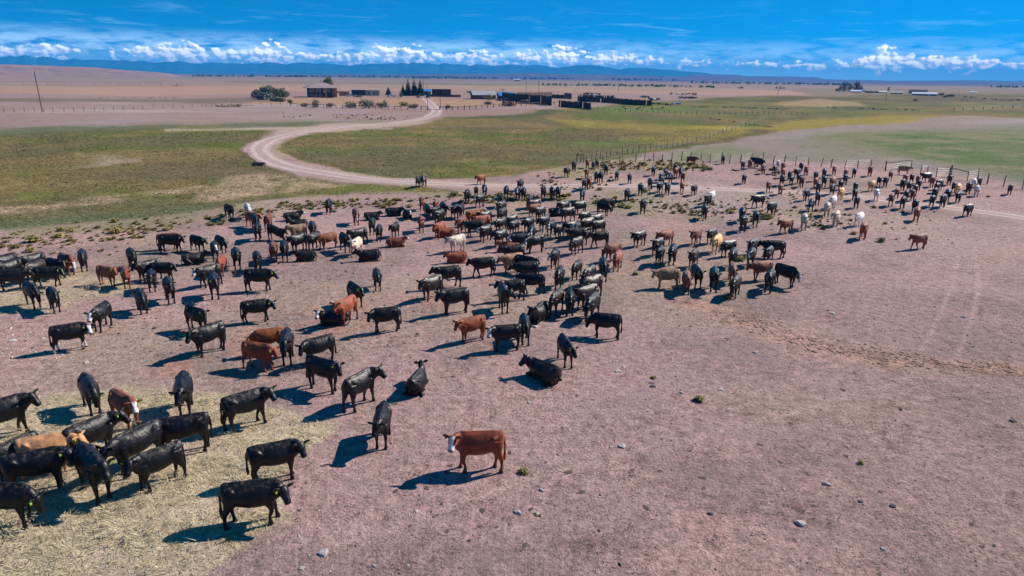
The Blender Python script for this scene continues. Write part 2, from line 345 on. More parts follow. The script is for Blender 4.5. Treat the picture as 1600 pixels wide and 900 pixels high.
    # verge of the ranch road
    over((0.46, 0.33, 0.265), line_mask(qx, qy, [(682, 174), (676, 180), (655, 187), (620, 191), (560, 196), (500, 202), (450, 209), (415, 219), (400, 234), (420, 251), (460, 263), (520, 273), (600, 283), (700, 288), (860, 292), (1040, 291), (1200, 299), (1300, 305), (1450, 321), (1600, 341)], 6.5, 3, .45) * smooth(175, 200, qy) * .8)
    # hay
    h1 = poly_mask(px + (n2 - .5) * 60, py + (n8 - .5) * 50 + (n2 - .5) * 22, HAY1, 9, .8); h2 = poly_mask(px, py + (n2 - .5) * 14, HAY2, 6, .6)
    hay = np.maximum(h1, h2 * .75) * (.55 + .45 * smooth(.25, .5, n2))
    over((0.48, 0.385, 0.245), hay * .8)
    return col, np.clip(green, 0, 1), hay

def build_ground():
    el = list(np.arange(0.045, 1.0, .022)) + list(np.arange(1.0, 5.0, .05)) + list(np.arange(5, 16, .11)) + list(np.arange(16, 56, .22))
    rad = [CAM_H / math.tan(R(e)) for e in el][::-1]
    az = list(np.arange(-180, -56, 4.0)) + list(np.arange(-56, -42, .5)) + list(np.arange(-42, 42.01, .11)) + list(np.arange(42.5, 56, .5)) + list(np.arange(56, 180, 4.0))
    rad = np.array(rad); az = np.radians(np.array(az)); nr, na = len(rad), len(az)
    RR, AA = np.meshgrid(rad, az, indexing='ij'); X = RR * np.sin(AA); Y = RR * np.cos(AA); Z = H(X, Y)
    px, py, f = proj(X, Y, np.zeros_like(X)); bad = f < 2; px = np.where(bad, 800, px); py = np.where(bad, 1200, py)
    px = np.clip(px, -900, 2400); py = np.clip(py, 60, 1300)
    col, green, hay = paint(px, py, X, Y)
    co = np.stack([X, Y, Z], -1).reshape(-1, 3)
    co = np.vstack([co, [[0, 0, float(H(0, 0))]]])
    i, j = np.meshgrid(np.arange(nr - 1), np.arange(na), indexing='ij'); j2 = (j + 1) % na
    q = np.stack([i * na + j, i * na + j2, (i + 1) * na + j2, (i + 1) * na + j], -1).reshape(-1, 4)[:, ::-1]
    cen = nr * na
    tri = [(cen, (k + 1) % na, k) for k in range(na)]
    me = bpy.data.meshes.new("ground")
    nv, nq, nt = len(co), len(q), len(tri)
    me.vertices.add(nv); me.vertices.foreach_set('co', co.ravel())
    me.loops.add(nq * 4 + nt * 3); me.loops.foreach_set('vertex_index', np.concatenate([q.ravel(), np.array(tri).ravel()]).astype(np.int32))
    me.polygons.add(nq + nt)
    me.polygons.foreach_set('loop_start', np.concatenate([np.arange(nq) * 4, nq * 4 + np.arange(nt) * 3]).astype(np.int32))
    me.polygons.foreach_set('use_smooth', [True] * (nq + nt))
    me.update(calc_edges=True); me.validate()
    a = me.color_attributes.new('cover', 'FLOAT_COLOR', 'POINT')
    c4 = np.concatenate([col.reshape(-1, 3), green.reshape(-1, 1)], 1); c4 = np.vstack([c4, c4[:1]])
    a.data.foreach_set('color', c4.astype(np.float32).ravel())
    b = me.attributes.new('hay', 'FLOAT', 'POINT'); b.data.foreach_set('value', np.append(hay.ravel(), 0).astype(np.float32))
    o = bpy.data.objects.new("ground", me); COL.objects.link(o); o['kind'] = 'structure'
    m = bpy.data.materials.new("ground_cover"); m.use_nodes = True; t = NT(m.node_tree)
    at_ = t.n('ShaderNodeAttribute'); at_.attribute_name = 'cover'; hy = t.n('ShaderNodeAttribute'); hy.attribute_name = 'hay'
    geo = t.n('ShaderNodeNewGeometry'); p = geo.outputs['Position']
    g = at_.outputs['Alpha']; h = hy.outputs['Fac']
    nA = t.noise(p, 9.0, 5, .7); nB = t.noise(p, 2.2, 6, .68); nC = t.noise(p, .45, 5, .6); nD = t.noise(p, 26.0, 3, .7)
    # clumps: dark dung and dry tufts on the dirt
    dirt = t.m('SUBTRACT', 1.0, t.m('MAXIMUM', g, t.m('MULTIPLY', h, .7)))
    base = at_.outputs['Color']
    mod = t.m('MULTIPLY', 1.55, t.m('ADD', t.m('ADD', t.m('MULTIPLY', t.m('SUBTRACT', nA, .5), 1.5), t.m('MULTIPLY', t.m('SUBTRACT', nB, .5), 1.3)), t.m('ADD', t.m('MULTIPLY', t.m('SUBTRACT', nC, .5), .75), t.m('MULTIPLY', t.m('SUBTRACT', nD, .5), .9))))
    fac = t.m('MAXIMUM', t.m('ADD', 1.0, mod), .18)
    c = t.vm('SCALE', base); t.put(t.nt.nodes[-1].inputs['Scale'], fac)
    speck = t.mr(t.noise(p, 4.2, 5, .78), .57, .65, 0, 1)
    patch = t.mr(t.noise(p, .45, 5, .7), .44, .60, 0.10, 1)
    c = t.mix(t.m('MULTIPLY', patch, t.m('MULTIPLY', dirt, .38)), c, (.19, .145, .135, 1))
    c = t.mix(t.m('MULTIPLY', t.m('MULTIPLY', speck, patch), t.m('MULTIPLY', dirt, .82)), c, (.075, .058, .052, 1))
    # pale stones
    pale = t.mr(t.noise(p, 7.3, 2, .5), .72, .76, 0, 1)
    c = t.mix(t.m('MULTIPLY', pale, t.m('MULTIPLY', dirt, .7)), c, (.62, .55, .52, 1))
    # straw threads
    wv = t.n('ShaderNodeTexNoise'); mp = t.n('ShaderNodeMapping'); mp.inputs['Rotation'].default_value = (0, 0, .6); mp.inputs['Scale'].default_value = (5, 26, 5)
    t.put(mp.inputs['Vector'], p); t.put(wv.inputs['Vector'], mp.outputs[0]); wv.inputs['Scale'].default_value = 1.0; wv.inputs['Detail'].default_value = 3; wv.inputs['Distortion'].default_value = 1.2
    c = t.mix(t.m('MULTIPLY', h, t.mr(wv.outputs['Fac'], .50, .62, 0, .9)), c, (.64, .53, .34, 1))
    c = t.mix(t.m('MULTIPLY', h, t.mr(t.noise(p, 1.6, 5, .7), .56, .66, 0, .75)), c, (.20, .165, .095, 1))
    # grass: tufts
    c = t.mix(t.m('MULTIPLY', g, t.mr(t.noise(p, 1.1, 5, .7), .52, .64, 0, .55)), c, (.085, .085, .035, 1))
    c = t.mix(t.m('MULTIPLY', g, t.mr(t.noise(p, .24, 6, .7), .50, .66, 0, .40)), c, (.22, .185, .095, 1))
    bs = t.n('ShaderNodeBsdfPrincipled'); t.put(bs.inputs['Base Color'], c); bs.inputs['Roughness'].default_value = 1.0; bs.inputs['Specular IOR Level'].default_value = .08
    hgt = t.m('ADD', t.m('ADD', t.m('MULTIPLY', nA, .05), t.m('MULTIPLY', nB, .10)), t.m('ADD', t.m('MULTIPLY', nD, .022), t.m('MULTIPLY', t.m('MULTIPLY', g, t.noise(p, .9, 5, .7)), .5)))
    bn = t.n('ShaderNodeBump'); bn.inputs['Strength'].default_value = 1.0; bn.inputs['Distance'].default_value = 1.3; t.put(bn.inputs['Height'], hgt)
    t.nt.links.new(bn.outputs[0], bs.inputs['Normal'])
    out = t.n('ShaderNodeOutputMaterial'); t.nt.links.new(bs.outputs[0], out.inputs[0])
    me.materials.append(m)
    return o
build_ground()

# ------------------------------------------------------------------ road
def catmull(pts, step):
    out = []; P_ = [pts[0]] + list(pts) + [pts[-1]]
    for i in range(1, len(P_) - 2):
        p0, p1, p2, p3 = P_[i - 1], P_[i], P_[i + 1], P_[i + 2]; n = max(2, int((Vector(p2) - Vector(p1)).length / step))
        for k in range(n):
            t = k / n
            out.append(0.5 * ((2 * p1) + (p2 - p0) * t + (2 * p0 - 5 * p1 + 4 * p2 - p3) * t * t + (3 * p1 - p0 - 3 * p2 + p3) * t ** 3))
    out.append(P_[-2]); return out
m_road = bpy.data.materials.new('road_dust'); m_road.use_nodes = True; t = NT(m_road.node_tree)
g_ = t.n('ShaderNodeNewGeometry').outputs['Position']; la = t.n('ShaderNodeAttribute'); la.attribute_name = 'lane'; u = t.m('ADD', la.outputs['Fac'], t.m('MULTIPLY', t.m('SUBTRACT', t.noise(g_, .35, 4, .6), .5), .5))
wheel = t.mr(t.m('ABSOLUTE', t.m('SUBTRACT', u, .48)), .08, .26, 1.0, 0.0, True)
c = t.mix(t.mr(t.noise(g_, .8, 6, .7), .35, .65), (.33, .24, .21, 1), (.42, .31, .275, 1)); c = t.mix(t.m('MULTIPLY', wheel, .8), c, (.52, .395, .36, 1))
c = t.mix(t.mr(t.m('ADD', u, t.m('MULTIPLY', t.noise(g_, 1.6, 4, .7), .3)), .98, 1.18), c, (.33, .225, .17, 1)); c = t.mix(t.mr(t.noise(g_, 5, 4, .7), .56, .68, 0, .5), c, (.25, .19, .17, 1))
b_ = t.n('ShaderNodeBsdfPrincipled'); t.put(b_.inputs['Base Color'], c); b_.inputs['Roughness'].default_value = 1; b_.inputs['Specular IOR Level'].default_value = .05
o_ = t.n('ShaderNodeOutputMaterial'); t.nt.links.new(b_.outputs[0], o_.inputs[0])
def strip(name, pix, width, material, lift=.05, step=2.5):
    pts = catmull([Vector(at(*p)[:2]) for p in pix], step); nx = 9; v = []; f = []
    for i, p in enumerate(pts):
        t = (pts[min(i + 1, len(pts) - 1)] - pts[max(i - 1, 0)]).normalized(); nrm = Vector((-t.y, t.x))
        wd = (width(i / len(pts)) if callable(width) else width) * (1 + .16 * (float(fbm(p.x / 7, p.y / 7, 3, 41)) - .5) * 2)
        for k in range(nx):
            q = p + nrm * wd * (k / (nx - 1) - .5)
            v.append((q.x, q.y, float(H(q.x, q.y)) + (lift if 0 < k < nx - 1 else -.02)))
    for i in range(len(pts) - 1):
        for k in range(nx - 1): a = i * nx + k; f.append((a, a + 1, a + nx + 1, a + nx))
    me = bpy.data.meshes.new(name); me.from_pydata(v, [], f); me.materials.append(material); me.polygons.foreach_set('use_smooth', [True] * len(f))
    a = me.attributes.new('lane', 'FLOAT', 'POINT'); a.data.foreach_set('value', [abs(k / (nx - 1) - .5) * 2 for _ in pts for k in range(nx)])
    o = bpy.data.objects.new(name, me); COL.objects.link(o); o['kind'] = 'structure'; return o
ROAD = [(664, 153.5), (670, 159), (676, 166), (682, 172), (678, 179), (662, 185), (620, 191), (560, 196), (500, 203), (450, 211), (418, 221), (404, 234), (420, 250), (460, 263), (520, 273), (600, 283), (700, 288), (860, 291), (1040, 292), (1200, 299), (1300, 305), (1450, 321), (1600, 341), (1800, 380)]
strip('dirt_road', ROAD, lambda u: 5.2 - 1.6 * float(smooth(.5, .9, u)), m_road)

# ------------------------------------------------------------------ hills and mountains
def ridge(name, pts, dist, depth, m, rough=.10, gully=6.0, base=-3.0, curve=1.0, rows=16, step=1.2, frac=1.0):
    xs = np.arange(pts[0][0], pts[-1][0], step); ys = np.interp(xs, [p[0] for p in pts], [p[1] for p in pts])
    dirs = np.array([pdir(x, y) for x, y in zip(xs, ys)]); azs = np.arctan2(dirs[:, 0], dirs[:, 1]); tn = dirs[:, 2] / np.hypot(dirs[:, 0], dirs[:, 1])
    crest = CAM_H + dist * tn
    V = []; n = len(xs)
    for j in range(rows * 2 + 1):
        u = j / rows
        d = dist - depth * (1 - u) if u <= 1 else dist + depth * (u - 1) * .8
        s = u if u <= 1 else 2 - u
        prof = s ** curve
        X = d * np.sin(azs); Y = d * np.cos(azs)
        nz = (fbm(X / (depth / gully), Y / (depth / gully * 1.5), 5, 51) - .5)
        z = base + (crest - base) * (prof + rough * nz * 4 * s * (1 - s) * 2)
        V.append(np.stack([X, Y, z], -1))
    V = np.concatenate(V); f = []
    for j in range(rows * 2):
        for i in range(n - 1): a = j * n + i; f.append((a, a + 1, a + n + 1, a + n))
    me = bpy.data.meshes.new(name); me.from_pydata(V.tolist(), [], f); me.materials.append(m); me.polygons.foreach_set('use_smooth', [True] * len(f))
    o = bpy.data.objects.new(name, me); COL.objects.link(o); o['kind'] = 'structure'; return o
m_mount = mat('forested_mountain', (.045, .085, .10), 1, .5, .004, 0, .05)
m_mesa = mat('mesa_rock', (.12, .075, .10), 1, .3, .012, 0, .05)
m_hill = mat('bare_hill', (.27, .165, .135), 1, .28, .02, 0, .05)
MT = [(-500, 88), (-250, 92), (-120, 85), (0, 90), (15, 87), (27, 88.5), (37, 86), (47, 87), (56, 91), (67, 88), (80, 90), (90, 93), (100, 94.5), (108, 92.5), (115, 91.8), (125, 93.5), (150, 93), (175, 94.5), (195, 94), (212, 96), (226, 95), (237, 98), (247, 98), (260, 96), (270, 97), (277, 95), (290, 97), (305, 99.3), (318, 99), (330, 97.5), (350, 99), (370, 98.5), (385, 99.5), (392, 98.5), (403, 99.5), (418, 97), (434, 98), (447, 101), (458, 98.5), (478, 97.5), (490, 99.5), (505, 98.5), (520, 100), (535, 101.5), (545, 103), (560, 100), (570, 101), (580, 99), (595, 100), (610, 99), (622, 100), (630, 97.3), (638, 99.8), (645, 97.5), (655, 98.6), (670, 98.5), (685, 101.5), (694, 98), (707, 100.5), (720, 100.5), (735, 102.8), (745, 100), (757, 101.8), (773, 102.5), (785, 102), (795, 100), (808, 101.5), (820, 103), (835, 101.5), (850, 102.6), (871, 106), (885, 104.5), (903, 102), (924, 101.2), (945, 104), (969, 108.5), (982, 106), (1011, 106), (1033, 108.5), (1050, 109), (1063, 111), (1096, 113), (1115, 116), (1150, 119.5), (1200, 122)]
ridge('mountains', MT, 11800, 2600, m_mount, .16, 9, -20, .85, 18, 1.0)
MESA = [(1000, 122), (1030, 121.5), (1060, 120), (1073, 118.6), (1084, 115.8), (1120, 116), (1157, 117), (1164, 118.8), (1200, 119.2), (1243, 119.6), (1275, 120.6), (1287, 123.3), (1320, 124.6), (1394, 126), (1450, 126), (1516, 125.2), (1560, 126), (1600, 126.5), (1800, 128), (2300, 131)]
ridge('mesa', MESA, 8200, 1300, m_mesa, .10, 10, -12, .55, 12, 1.0)
PUR = [(180, 122), (250, 118), (300, 116), (380, 115.6), (480, 115.8), (600, 116.2), (700, 115.5), (780, 115.0), (830, 114.2), (880, 116), (930, 116.2), (1000, 118.2), (1060, 119.5), (1130, 121), (1200, 124), (1330, 126.5), (1600, 130), (2200, 138)]
ridge('low_hills', PUR, 5600, 900, m_mesa, .18, 8, -8, .8, 10, 1.6)
LH = [(-600, 95), (-300, 97), (-100, 98.5), (0, 100.5), (40, 101.5), (100, 103.6), (150, 105.5), (200, 110), (240, 112.5), (262, 114.5), (275, 117.5), (285, 120)]
ridge('bare_hill', LH, 2650, 700, m_hill, .22, 9, -4, .9, 14, 1.2)

# ------------------------------------------------------------------ haze
mh = bpy.data.materials.new('thin_air'); mh.use_nodes = True; t = NT(mh.node_tree)
pv = t.n('ShaderNodeVolumePrincipled'); pv.inputs['Color'].default_value = (.02, .42, 1.0, 1); pv.inputs['Density'].default_value = 1.2e-4; pv.inputs['Anisotropy'].default_value = 0.0
o_ = t.n('ShaderNodeOutputMaterial'); t.nt.links.new(pv.outputs[0], o_.inputs['Volume'])
hz = MB(); hz.box((0, 0, 137), (36000, 36000, 330)); ho = hz.build('haze', mh); ho['kind'] = 'stuff'
# ------------------------------------------------------------------ cattle: one continuous body per pose
def loft(bm, rings, n=20, ex=2.3, up=Vector((0, 0, 1)), pear=0.0):
    """rings: (centre, half width, half height[, forced tangent])"""
    pts = [Vector(r[0]) for r in rings]; prev = None
    for i, r in enumerate(rings):
        t = Vector(r[3]) if len(r) > 3 else (pts[min(i + 1, len(pts) - 1)] - pts[max(i - 1, 0)])
        t.normalize(); u = up if abs(t.dot(up)) < .96 else Vector((1, 0, 0))
        s = u.cross(t).normalized(); v = t.cross(s); cur = []
        for k in range(n):
            a = 2 * math.pi * k / n; ca, sa = math.cos(a), math.sin(a)
            x = math.copysign(abs(ca) ** (2 / ex), ca); y = math.copysign(abs(sa) ** (2 / ex), sa)
            x *= 1 - pear * max(0.0, y) ** 1.3
            cur.append(bm.verts.new(pts[i] + s * x * r[1] + v * y * r[2]))
        if prev:
            for k in range(n): bm.faces.new((prev[k], prev[(k + 1) % n], cur[(k + 1) % n], cur[k]))
        else: bm.faces.new(cur[::-1])
        prev = cur
    bm.faces.new(prev)
def dirv(yaw, pitch): return Vector((math.cos(yaw) * math.cos(pitch), math.sin(yaw) * math.cos(pitch), math.sin(pitch)))
COWS = {}
def cow_mesh(kind, yaw, seed=0):
    """kind: s stand, w walk, m mid-stride the other way, n nose low, l lying, p playing bow; yaw: head turn in degrees"""
    key = (kind, yaw)
    if key in COWS: return COWS[key]
    rs = random.Random(hash(key) % 1000 + 3)
    bm = bmesh.new(); lie = kind == 'l'
    zo = -.50 if lie else 0.0; fat = 1.14 if lie else 1.0
    bow = .30 if kind == 'p' else 0.0
    def bz(x, z): return z + zo - bow * smooth(-.5, .55, x)
    fat *= {'u': .94, 'v': 1.07}.get(kind, 1.0)
    body = [(-.83, 1.13, .07, .11), (-.80, 1.08, .165, .215), (-.71, 1.035, .235, .285), (-.55, .99, .265, .325), (-.35, .965, .285, .35), (-.12, .935, .315, .375), (.10, .93, .32, .38), (.30, .935, .295, .375), (.45, .95, .25, .36), (.57, .965, .21, .335), (.67, .98, .16, .28), (.75, .98, .10, .18)]
    loft(bm, [((x, 0, float(bz(x, z))), w_ * fat, h_ * (.94 if lie else 1), (1, 0, 0)) for x, z, w_, h_ in body], 28, 2.35, pear=.36)
    # ridge of the back, hip bones
    loft(bm, [((x, 0, float(bz(x, z))), .055, .06) for x, z in [(-.80, 1.235), (-.5, 1.285), (-.1, 1.275), (.3, 1.275), (.52, 1.285), (.7, 1.22)]], 10, 2)
    for s in (-1, 1): loft(bm, [((-.62, .10 * s, float(bz(-.6, 1.20))), .07, .05), ((-.50, .20 * s, float(bz(-.5, 1.16))), .08, .06), ((-.36, .22 * s, float(bz(-.4, 1.05))), .06, .05)], 10, 2)
    # neck and head
    y = R(yaw); low = kind == 'n'
    sh = Vector((.55, 0, float(bz(.6, 1.05))))
    npitch = R(-22) if low else R({'u': 24, 'v': 6}.get(kind, 17))
    if kind == 'm': npitch = R(6)
    if lie: npitch = R(38)
    if kind == 'p': npitch = R(25)
    nl = .44
    mid = sh + dirv(y * .45, npitch) * nl * .5; poll = mid + dirv(y * .9, npitch + R(4)) * nl * .5
    hp = R(-74) if low else (R(-48) if kind != 'l' else R(-36))
    if kind in 'wm': hp = R(-54)
    hd = dirv(y, hp); hup = dirv(y, hp + math.pi / 2); side = hup.cross(hd)
    loft(bm, [(sh - Vector((.20, 0, .09)), .20, .25), (sh + Vector((.0, 0, -.06)), .19, .285), (mid - Vector((0, 0, .025)), .15, .24), (poll - dirv(y * .8, npitch) * .07 - Vector((0, 0, .06)), .13, .185), (poll + Vector((0, 0, -.03)), .105, .12)], 20, 2.2)
    loft(bm, [(sh + Vector((.0, 0, -.27)), .11, .12), (sh + Vector((.12, 0, -.24)), .085, .10), (mid + Vector((0, 0, -.19)), .05, .07)], 12, 2)
    H0 = poll + hd * -.05
    hr = [(-.03, .08, .08, 0), (.0, .112, .12, 0), (.07, .132, .145, -.015), (.15, .135, .15, -.022), (.24, .112, .13, -.022), (.32, .096, .108, -.014), (.39, .10, .098, -.012), (.44, .094, .088, -.014), (.475, .062, .06, -.014)]
    loft(bm, [(H0 + hd * a + hup * o, w_, h_, hd) for a, w_, h_, o in hr], 18, 2.3, up=hup)
    loft(bm, [(H0 + hd * .06 - hup * .10, .07, .05, hd), (H0 + hd * .2 - hup * .13, .06, .05, hd), (H0 + hd * .34 - hup * .09, .045, .04, hd)], 10, 2, up=hup)
    ears = []
    for s in (-1, 1):
        b0 = H0 + hd * .03 + side * (.095 * s) + hup * .03
        ed = (side * s + hup * (.12 + rs.uniform(-.1, .1)) - hd * .12).normalized(); nrm = (hd * .75 + hup * .5).normalized()
        loft(bm, [(b0, .035, .03, ed), (b0 + ed * .08, .068, .028, ed), (b0 + ed * .15, .070, .024, ed), (b0 + ed * .21, .042, .022, ed), (b0 + ed * .24, .018, .016, ed)], 10, 2, up=nrm)
        ears.append((b0 + ed * .125, ed, nrm))
    # legs
    hoofs = []
    if not lie:
        st = {'s': (0, .03, -.04, .05), 'u': (.10, -.05, .09, -.10), 'v': (-.04, .12, -.12, .06), 'n': (.04, -.04, .02, -.06), 'w': (.20, -.17, -.19, .15), 'm': (-.14, .18, .14, -.20), 'p': (.34, .22, .0, .05)}[kind]
        for k, s in enumerate((-1, 1)):
            o = st[k]; y0 = .155 * s; kb = .05 if o < 0 else 0
            sb = float(bow)
            loft(bm, [((.46, y0, .98 - sb), .11, .18), ((.47, y0, .80 - sb), .115, .16), ((.46 + o * .25, y0, .64 - sb * .9), .10, .125), ((.46 + o * .50 + kb, y0, .50 - sb * .6), .066, .080), ((.46 + o * .68 + kb, y0, .39 - sb * .45), .060, .066), ((.46 + o * .85, y0, .26 - sb * .2), .043, .046), ((.46 + o, y0, .13), .047, .051), ((.47 + o, y0, .07), .062, .072), ((.48 + o, y0, .005), .066, .085)], 14, 2.1, up=Vector((1, 0, 0)))
            hoofs.append((.47 + o, y0))
            o = st[2 + k]; y0 = .165 * s
            loft(bm, [((-.57, y0 * .8, 1.04), .14, .23), ((-.58, y0, .88), .14, .22), ((-.585 + o * .2, y0, .74), .115, .175), ((-.63 + o * .40, y0, .61), .082, .115), ((-.67 + o * .6, y0, .49), .060, .085), ((-.68 + o * .75, y0, .41), .054, .070), ((-.67 + o * .9, y0, .26), .044, .049), ((-.65 + o, y0, .13), .047, .052), ((-.64 + o, y0, .07), .062, .072), ((-.63 + o, y0, .005), .066, .085)], 14, 2.1, up=Vector((1, 0, 0)))
            hoofs.append((-.65 + o, y0))
    else:
        for s in (-1, 1):
            loft(bm, [((.40, .17 * s, .36), .11, .16), ((.58, .20 * s, .20), .09, .10), ((.78, .20 * s, .11), .065, .07), ((.66, .17 * s, .06), .05, .045), ((.46, .17 * s, .05), .045, .04)], 12, 2)
            loft(bm, [((-.62, .18 * s, .42), .15, .22), ((-.40, .29 * s, .24), .13, .17), ((-.18, .35 * s, .13), .09, .09), ((-.42, .38 * s, .07), .06, .055), ((-.62, .40 * s, .06), .05, .045), ((-.34, .44 * s, .05), .045, .04)], 12, 2)
        loft(bm, [((-.6, 0, .14), .26, .14), ((0, 0, .12), .33, .13), ((.5, 0, .16), .22, .14)], 14, 2)
    # tail
    tx = -.81
    sw = rs.uniform(-.10, .10)
    if lie: loft(bm, [((tx + .04, 0, .62), .035, .035), ((tx - .05, .02, .42), .03, .03), ((tx - .02, .10, .16), .03, .03), ((tx + .1, .22, .06), .045, .045), ((tx + .2, .3, .04), .03, .03)], 8, 2)
    else: loft(bm, [((tx + .05, 0, 1.20), .04, .045), ((tx - .03, 0, 1.10), .042, .042), ((tx - .05, sw * .3, .9), .037, .037), ((tx - .05, sw * .6, .68), .036, .036), ((tx - .05, sw, .56), .05, .05), ((tx - .04, sw * 1.1, .44), .052, .052), ((tx - .04, sw * 1.1, .33), .03, .03)], 8, 2, up=Vector((1, 0, 0)))
    me = bpy.data.meshes.new('tmp'); bm.to_mesh(me); bm.free()
    ob = bpy.data.objects.new('tmp', me); COL.objects.link(ob)
    md = ob.modifiers.new('r', 'REMESH'); md.mode = 'VOXEL'; md.voxel_size = .020; md.use_smooth_shade = True
    ms = ob.modifiers.new('s', 'SMOOTH'); ms.factor = .5; ms.iterations = 2
    dg = bpy.context.evaluated_depsgraph_get(); dg.update()
    out = bpy.data.meshes.new_from_object(ob.evaluated_get(dg)); bpy.data.objects.remove(ob); bpy.data.meshes.remove(me)
    out.name = 'cow_body'
    nv = len(out.vertices); co = np.empty(nv * 3); out.vertices.foreach_get('co', co); co = co.reshape(-1, 3)
    H0a, hda, sda, hua = np.array(H0), np.array(hd), np.array(side), np.array(hup)
    q = co - H0a; a = q @ hda; b = q @ sda; c = q @ hua
    inh = (a > -.02) & (a < .62) & (np.abs(b) < .135) & (np.abs(c) < .2)
    face = inh * smooth(.0, .06, a) * smooth(.10, .075, np.abs(b) + .25 * np.clip(a - .12, 0, .12)) * smooth(-.13, -.04, c)
    face = np.maximum(face, inh * (a > .26) * smooth(-.12, -.07, c) * .95)
    eye = np.zeros(nv)
    for s in (-1, 1): eye = np.maximum(eye, smooth(.042, .022, np.linalg.norm(q - (hda * .15 + sda * .125 * s + hua * .035), axis=1)))
    muz = inh * smooth(.41, .44, a)
    hoof = smooth(.085, .06, co[:, 2]) if not lie else np.zeros(nv)
    legs = smooth(.42, .30, co[:, 2]) * (0 if lie else 1)
    back = smooth(1.05 + zo, 1.22 + zo, co[:, 2] + (bow * smooth(-.5, .55, co[:, 0]))) * (np.abs(co[:, 0]) < .9)
    at1 = out.color_attributes.new('mask', 'FLOAT_COLOR', 'POINT')
    at1.data.foreach_set('color', np.stack([face, np.clip(np.maximum(np.maximum(eye, muz * .9), hoof), 0, 1), legs, back], -1).astype(np.float32).ravel())
    # ear tag and horn-free poll
    e, ed, nrm = ears[0 if rs.random() < .5 else 1]
    tg = bmesh.new(); sx = ed.cross(nrm).normalized()
    pts = [(-.032, -.012), (.032, -.012), (.03, -.045), (.03, -.072), (-.03, -.072), (-.03, -.045)]
    dn = (Vector((0, 0, -1)) + nrm * .12).normalized(); c0 = e + nrm * .03
    wdv = dn.cross(nrm).normalized()
    fr = [tg.verts.new(c0 + wdv * p[0] - dn * p[1] * 1.0 + nrm * .006) for p in pts]; bk = [tg.verts.new(c0 + wdv * p[0] - dn * p[1] * 1.0 - nrm * .006) for p in pts]
    tg.faces.new(fr); tg.faces.new(bk[::-1])
    for k in range(6): tg.faces.new((fr[k], bk[k], bk[(k + 1) % 6], fr[(k + 1) % 6]))
    bmesh.ops.recalc_face_normals(tg, faces=tg.faces)
    tm = bpy.data.meshes.new('ear_tag'); tg.to_mesh(tm); tg.free(); tm.materials.append(m_tag)
    COWS[key] = (out, tm); return COWS[key]

m_tag = mat('tag_plastic', (.20, .37, .03), .5, .03, 5, 0, .4)
def hide(name, col, white=False, legw=False, dust=.35, bel=None):
    m = bpy.data.materials.new(name); m.use_nodes = True; t = NT(m.node_tree)
    a = t.n('ShaderNodeAttribute'); a.attribute_name = 'mask'; r_, g_, b_ = t.sep(a.outputs['Vector']); al = a.outputs['Alpha']
    tcn = t.n('ShaderNodeTexCoord'); oi = t.n('ShaderNodeObjectInfo')
    v = t.vm('ADD', tcn.outputs['Object'], t.comb(t.m('MULTIPLY', oi.outputs['Random'], 30.0), t.m('MULTIPLY', oi.outputs['Random'], 17.0), 0.0))
    lo = tuple(x * .55 for x in col) + (1,); hi = tuple(min(1, x * 1.5) for x in col) + (1,)
    c = t.mix(t.mr(t.noise(v, 3.2, 5, .6), .32, .68), lo, hi)
    c = t.mix(1.0, c, t.mix(oi.outputs['Random'], (.7, .7, .75, 1), (1.5, 1.3, 1.2, 1)), 'MULTIPLY')
    if bel: c = t.mix(t.m('MULTIPLY', b_, .6), c, tuple(bel) + (1,))
    if dust: c = t.mix(t.m('MULTIPLY', al, t.mr(t.noise(v, 7, 6, .75), .50, .66, 0, dust)), c, (.20, .155, .12, 1))
    if white:
        wm = t.m('MULTIPLY', r_, t.mr(t.noise(v, 5.0, 2, .5), .33, .40, .2, 1))
        c = t.mix(wm, c, (.72, .66, .62, 1))
    if legw: c = t.mix(t.m('MULTIPLY', b_, t.mr(t.noise(v, 4.0, 2, .5), .45, .5)), c, (.66, .6, .56, 1))
    dk = (.012, .010, .010, 1) if col[0] < .3 else (.12, .07, .06, 1)
    c = t.mix(t.m('MULTIPLY', g_, .9), c, dk)
    b = t.n('ShaderNodeBsdfPrincipled'); t.put(b.inputs['Base Color'], c); b.inputs['Roughness'].default_value = .42 if col[0] < .1 else .62
    b.inputs['Specular IOR Level'].default_value = .32; b.inputs['Sheen Weight'].default_value = .0 if col[0] < .1 else .2; b.inputs['Sheen Roughness'].default_value = .4
    bn = t.n('ShaderNodeBump'); bn.inputs['Strength'].default_value = 1.0; bn.inputs['Distance'].default_value = .018
    t.put(bn.inputs['Height'], t.m('ADD', t.m('MULTIPLY', t.noise(v, 3.2, 2, .5), 2.2), t.m('MULTIPLY', t.noise(v, 22, 4, .6), .42))); t.nt.links.new(bn.outputs[0], b.inputs['Normal'])
    o = t.n('ShaderNodeOutputMaterial'); t.nt.links.new(b.outputs[0], o.inputs[0]); return m
HIDE = {
 'k': ((.0042, .0040, .0064), 'black'), 'b': ((.018, .011, .010), 'brownish black'), 'd': ((.16, .042, .022), 'dark red'),
 'r': ((.185, .040, .013), 'red'), 'o': ((.25, .072, .018), 'ginger'), 't': ((.36, .20, .095), 'tan'), 'y': ((.58, .36, .14), 'golden tan'),
 'g': ((.15, .105, .075), 'grey brown'), 'c': ((.60, .50, .38), 'cream'), 'w': ((.74, .70, .66), 'white')}
HM = {}
